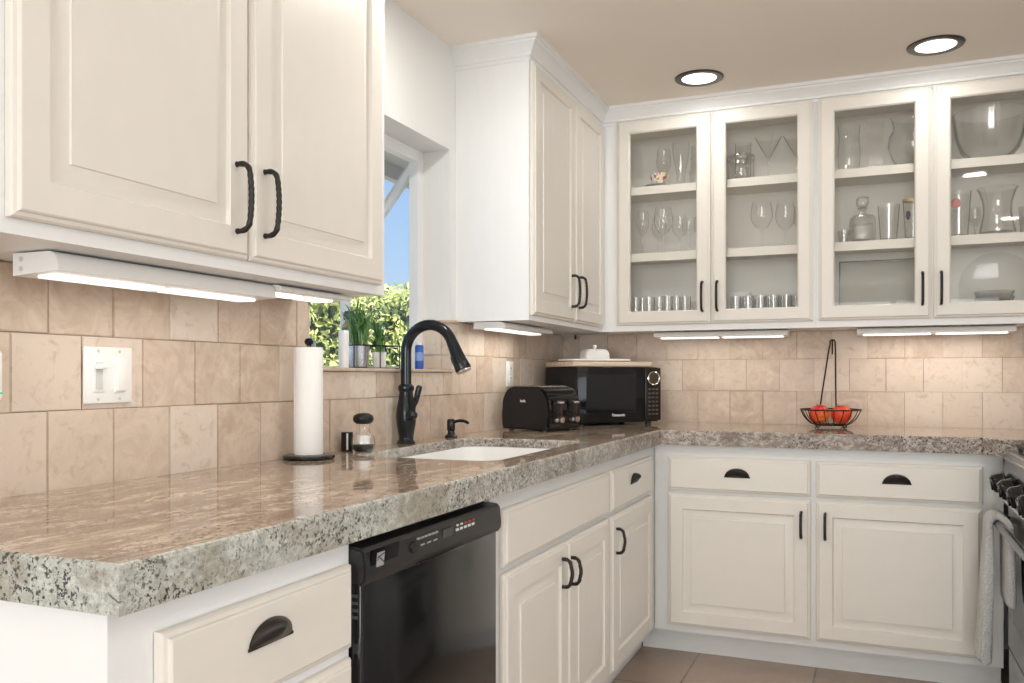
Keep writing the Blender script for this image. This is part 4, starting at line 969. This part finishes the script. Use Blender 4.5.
for row, y in ((0, -.235), (1, -.165)):
    for i in range(6 - row):
        gl('tumbler', ('front-row' if row == 0 else 'back-row') + ' cut tumbler, %s from left, low behind the second glass door' % NUM[i], 'glass', .885 + i * .053 + row * .03, y, Z1, tumb(.126, .0215, .0245, .014), CRYSTAL, 12, 'cut tumblers in the corner cabinet')
gl('serving_bowl', 'white bowl tipped up behind the cut tumblers', 'bowl', .875, -.085, Z1, [(0, .001), (.03, .001), (.05, .02), (.058, .08), (.056, .155), (.054, .155), (.055, .08), (.047, .024), (0, .006)], PORC)
# range-side cabinet, left door
gl('glass_vase', 'wide glass vase beside the hinge on the top shelf behind the third glass door', 'vase', 1.345, -.190, Z3, [(0, .002), (.036, .002), (.040, .01), (.046, .08), (.040, .14), (.046, .20)], GLASS)
gl('glass_vase', 'tall tapered glass vase in the middle of the top shelf behind the third glass door', 'vase', 1.448, -.205, Z3, [(0, .004), (.035, .004), (.0365, .012), (.052, .208), (.0495, .208), (.034, .016), (0, .014)], GLASS, 4, None, PI / 4)
gl('fish_bowl', 'round glass fish bowl at the right of the top shelf behind the third glass door', 'bowl', 1.592, -.150, Z3, [(0, .002), (.050, .002), (.080, .045), (.098, .10), (.092, .14), (.075, .17), (.084, .215), (.088, .22)], GLASS, 36)
t = thing('decanter', 'square cut-glass decanter with stopper on the middle shelf', 'decanter', (1.398, -.205, Z2), .35)
bm = B(); rbox(bm, [(.038, .038, .007, .001), (.042, .042, .008, .010), (.042, .042, .008, .098), (.036, .036, .012, .112), (.014, .014, .0135, .120), (.013, .013, .0125, .136), (.021, .021, .0205, .143), (.019, .019, .0185, .147)]); obj('body', bm, CRYSTAL, t, smooth=25)
bm = B(); rbox(bm, [(.010, .010, .004, .1475), (.019, .019, .004, .156), (.022, .022, .004, .168), (.020, .020, .004, .188), (.010, .010, .004, .192)]); obj('stopper', bm, CRYSTAL, t, smooth=25)
bm = B(); rbox(bm, [(.031, .031, .006, .012), (.033, .033, .006, .016), (.033, .033, .006, .075), (.031, .031, .006, .078)]); obj('cut_panel', bm, GLASS, t, smooth=25)
gl('tumbler', 'flared glass tumbler right of the decanter on the middle shelf', 'glass', 1.498, -.205, Z2, tumb(.150, .031, .043), GLASS)
t = thing('pub_glass', 'glass with gold rim and dark crest near the stile on the middle shelf', 'glass', (1.590, -.210, Z2), .2)
bm = B(); lathe(bm, tumb(.165, .030, .040), n=28); obj('body', bm, GLASS, t, smooth=60)
bm = B(); lathe(bm, [(.0405, .158), (.0407, .166)], n=28); obj('gold_rim', bm, mat('gold_band', (.60, .42, .16), .3, .6), t)
bm = B()
for (a, z, r_) in ((-2.35, .105, .010), (-2.35, .086, .008), (-2.5, .095, .006), (-2.2, .096, .006)):
    rr_ = .0385; q = [bm.verts.new((rr_ * math.cos(a + r_ * math.cos(b) / rr_) * 1.0, rr_ * math.sin(a + r_ * math.cos(b) / rr_), z + r_ * math.sin(b))) for b in [2 * PI * k / 8 for k in range(8)]]; bm.faces.new(q)
obj('crest', bm, mat('dark_print', (.07, .07, .075), .5), t, smooth=0)
gl('shot_glass', 'small glass left of the decanter on the middle shelf', 'glass', 1.325, -.190, Z2, tumb(.06, .018, .023), CRYSTAL)
t = thing('glass_tray', 'framed rectangular glass tray leaning inside the cabinet floor behind the third glass door', 'tray', (1.475, -.145, Z1 + .004)); t.rotation_euler = (math.radians(-14), 0, 0)
bm = B(); box(bm, -.168, .168, -.003, .003, 0, .275, .001); obj('sheet', bm, thin_glass('tray_glass', (.90, .90, .89), (.4, .4, .39), .8), t)
bm = B(); tube(bm, [(-.170, 0, 0), (.170, 0, 0), (.170, 0, .277), (-.170, 0, .277)], .0035, 8, True); obj('rim', bm, mat('tray_rim', (.20, .19, .18), .25, .5), t)
# range-side cabinet, right door
gl('punch_bowl', 'large round glass punch bowl on the top shelf behind the fourth glass door', 'bowl', 1.870, -.155, Z3, [(0, .002), (.060, .002), (.070, .008), (.105, .05), (.125, .11), (.132, .175), (.135, .20), (.132, .20), (.121, .11), (.10, .055), (.06, .014), (0, .012)], GLASS, 44)
t = thing('pint_glass', 'tall glass with a round red emblem on the middle shelf behind the fourth glass door', 'glass', (1.755, -.200, Z2), 0)
bm = B(); lathe(bm, tumb(.185, .034, .047), n=28); obj('body', bm, GLASS, t, smooth=60)
bm = B(); rr_ = .0462; a = -1.9
bm.faces.new([bm.verts.new((rr_ * math.cos(a + .02 * math.cos(b) / rr_), rr_ * math.sin(a + .02 * math.cos(b) / rr_), .132 + .02 * math.sin(b))) for b in [2 * PI * k / 20 for k in range(20)]]); obj('emblem', bm, mat('faded_red', (.55, .25, .22), .5), t, smooth=0)
gl('glass_vase', 'waisted glass vase with a rolled rim on the middle shelf behind the fourth glass door', 'vase', 1.892, -.200, Z2, [(0, .003), (.062, .003), (.066, .010), (.058, .05), (.050, .09), (.052, .13), (.064, .170), (.070, .183), (.073, .186), (.070, .189), (.062, .175), (.049, .13), (.047, .09), (.055, .05), (.06, .014), (0, .012)], GLASS, 36)
gl('cordial_glass', 'little glass between the tall glass and the waisted vase', 'glass', 1.822, -.125, Z2, wine(.13, .022, .055, .02), CRYSTAL)
gl('tumbler', 'patterned tumbler at the far right of the middle shelf', 'glass', 1.998, -.200, Z2, tumb(.105, .028, .033), CRYSTAL)
for k in range(3): gl('dessert_bowl', ['lowest', 'middle', 'topmost'][k] + ' glass bowl of the stack behind the fourth glass door', 'bowl', 1.880, -.205, Z1 + .022 * k + .022, [(0, .001), (.045, .001), (.052, .004), (.068, .034), (.072, .046), (.070, .046), (.05, .006), (0, .004)], CRYSTAL, 32)
t = thing('glass_plate', 'large clear glass plate standing at the back behind the glass bowls', 'plate', (1.905, -.060, Z1 + .002)); t.rotation_euler = (math.radians(-80), 0, 0)
bm = B(); lathe(bm, [(0, 0), (.09, 0), (.11, .004), (.14, .014), (.138, .016), (.108, .007), (0, .004)], (0, -.142, 0), 40); obj('dish', bm, thin_glass('plate_glass', (.96, .96, .955), (.5, .5, .5), .35), t, smooth=60)

# ------------------------------------------------------------------ range with towel (front faces -x)
FR = 1.866; rg = thing('range', 'stainless steel range with black knobs at the right side of the counter', 'range', (RX - .002, -.730, 0), -R90)
DR = RX - .002 - FR; WR = .76
bm = B(); box(bm, .002, WR - .002, -DR + .03, 0, .04, .855, .003); obj('body', bm, mat('range_grey', (.30, .30, .30), .4, .5), rg)
bm = B(); box(bm, 0, WR, -DR - .012, 0, .8555, .875, .005); obj('cooktop', bm, STEEL, rg)
bm = B(); box(bm, .03, WR - .03, -DR + .05, -.06, .8755, .879, .001); obj('burner_pan', bm, BLACK, rg)
GR = mat('cast_iron', (.03, .028, .027), .55)
for k in range(3):
    bm = B(); a0 = .04 + k * .23; a1 = a0 + .215
    for y in (-DR + .02, -DR + .17, -DR + .32, -.09): box(bm, a0, a1, y - .006, y + .006, .892, .904, .002)
    for x in (a0 + .006, (a0 + a1) / 2, a1 - .006): box(bm, x - .006, x + .006, -DR + .02, -.09, .892, .904, .002)
    for x in (a0 + .006, a1 - .006):
        for y in (-DR + .02 + .006, -.096): box(bm, x - .006, x + .006, y - .006, y + .006, .8795 if y > -DR + .05 else .8755, .893)
    obj('grate', bm, GR, rg)
bm = B(); sec = [(-DR + .029, .855), (-DR - .012, .853), (-DR - .034, .735), (-DR - .034, .722), (-DR + .029, .717)]
extr(bm, sec, 0.001, WR - .001, 'x'); cpn = obj('control_panel', bm, mat('black_steel', (.05, .05, .052), .18, .6), rg)
bm = B(); tube(bm, [(0.001, -DR - .014, .853), (WR - .001, -DR - .014, .853)], .005, 8); tube(bm, [(.001, -DR - .035, .728), (WR - .001, -DR - .035, .728)], .006, 8); obj('panel_trim', bm, STEEL, cpn)
sl = math.atan2(.022, .118)
for k in range(4):
    bm = B(); lathe(bm, [(.034, 0), (.0355, .004), (.033, .010), (.0325, .030), (.027, .040), (0, .042)], n=24)
    box(bm, -.003, .003, -.022, .022, .039, .0455, .001)
    bmesh.ops.transform(bm, matrix=Matrix.Translation((.090 + k * .190, -DR - .0235, .780)) @ Matrix.Rotation(sl, 4, 'X') @ Matrix.Rotation(PI / 2, 4, 'X'), verts=bm.verts); kn = obj('knob', bm, BLACK, cpn)
bm = B(); box(bm, .004, WR - .004, -DR - .005, -DR + .0295, .215, .710, .006); od = obj('oven_door', bm, STEEL, rg)
bm = B(); box(bm, .12, WR - .12, -DR - .0065, -DR - .0051, .32, .60, .0005); obj('oven_window', bm, BLACK, od)
HBY = -DR - .054; HBZ = .650
bm = B(); tube(bm, [(.035, HBY, HBZ), (WR - .035, HBY, HBZ)], .0125, 16)
for x in (.05, WR - .05): tube(bm, [(x, -DR - .0052, HBZ), (x, HBY, HBZ)], .010, 12)
obj('handle', bm, mat('dark_steel', (.12, .12, .125), .2, .9), od)
bm = B(); box(bm, .004, WR - .004, -DR - .003, -DR + .0295, .055, .208, .005); obj('storage_drawer', bm, STEEL, rg)
bm = B(); box(bm, .02, WR - .02, -DR + .05, -.02, .001, .0395); obj('plinth', bm, BLACKP, rg, smooth=0)
# towel folded over the end of the handle: a thick sheet with soft folds
TOW = mat('terry_towel', (.62, .62, .60), .95)
ck = nd(TOW, 'ShaderNodeTexVoronoi'); ck.inputs['Scale'].default_value = 190; ln(TOW, geopos(TOW), ck.inputs['Vector']); bump(TOW, ck.outputs['Distance'], .8, .004)
ln(TOW, mix(TOW, ck.outputs['Distance'], (.66, .66, .645), (.48, .48, .465)), bs(TOW).inputs['Base Color'])
bm = B()
def towel_sheet(r_in, thick, y0, y1, zo, zi):
    path = []   # (dx from the bar axis: negative = room side, z)
    N1, N2 = 14, 10
    for i in range(N1 + 1): path.append((-1, 0, zo + (HBZ - zo) * i / N1))
    for i in range(1, N2): path.append((-math.cos(PI * i / N2), math.sin(PI * i / N2), HBZ))
    for i in range(N1 + 1): path.append((1, 0, HBZ - (HBZ - zi) * i / N1))
    ny = 9; bxw = RX - .002 + HBY
    def P(k, j, out):
        s, c, z = path[k]; y = y0 + (y1 - y0) * j / ny
        lo = max(0, (HBZ - z)) / (HBZ - zo)
        rr = r_in + (thick if out else 0)
        side = -1 if s < 0 else 1
        wob = .007 * math.sin(j * 1.5 + 2.2 * lo) * min(1, lo * 3)
        flare = (.020 * lo if s < 0 else .006 * lo)
        x = bxw + s * (rr + (flare if out else flare * .4)) + (wob if s < 0 else wob * .3)
        yy = y0 + ((y1 - .10 * max(0, s)) - y0) * (j / ny) * (1 - .06 * lo * (1 if j > 4 else -1))
        return Vector((x, yy, z + c * rr + (.004 * math.sin(j * 1.3) if k in (0, len(path) - 1) else 0)))
    VO = [[bm.verts.new(P(k, j, True)) for j in range(ny + 1)] for k in range(len(path))]; VI = [[bm.verts.new(P(k, j, False)) for j in range(ny + 1)] for k in range(len(path))]
    for k in range(len(path) - 1):
        for j in range(ny):
            bm.faces.new((VO[k][j], VO[k][j + 1], VO[k + 1][j + 1], VO[k + 1][j])); bm.faces.new((VI[k][j], VI[k + 1][j], VI[k + 1][j + 1], VI[k][j + 1]))
        for j in (0, ny): bm.faces.new((VO[k][j], VO[k + 1][j], VI[k + 1][j], VI[k][j]))
    for k in (0, len(path) - 1):
        for j in range(ny): bm.faces.new((VO[k][j], VI[k][j], VI[k][j + 1], VO[k][j + 1]))
towel_sheet(.0132, .022, -.795, -.905, .185, .40)
o = obj('dish_towel', bm, TOW, smooth=60); tag(o, 'grey-white textured towel hanging over the oven handle', 'towel')
md = o.modifiers.new('soft', 'SUBSURF'); md.levels = 1; md.render_levels = 2
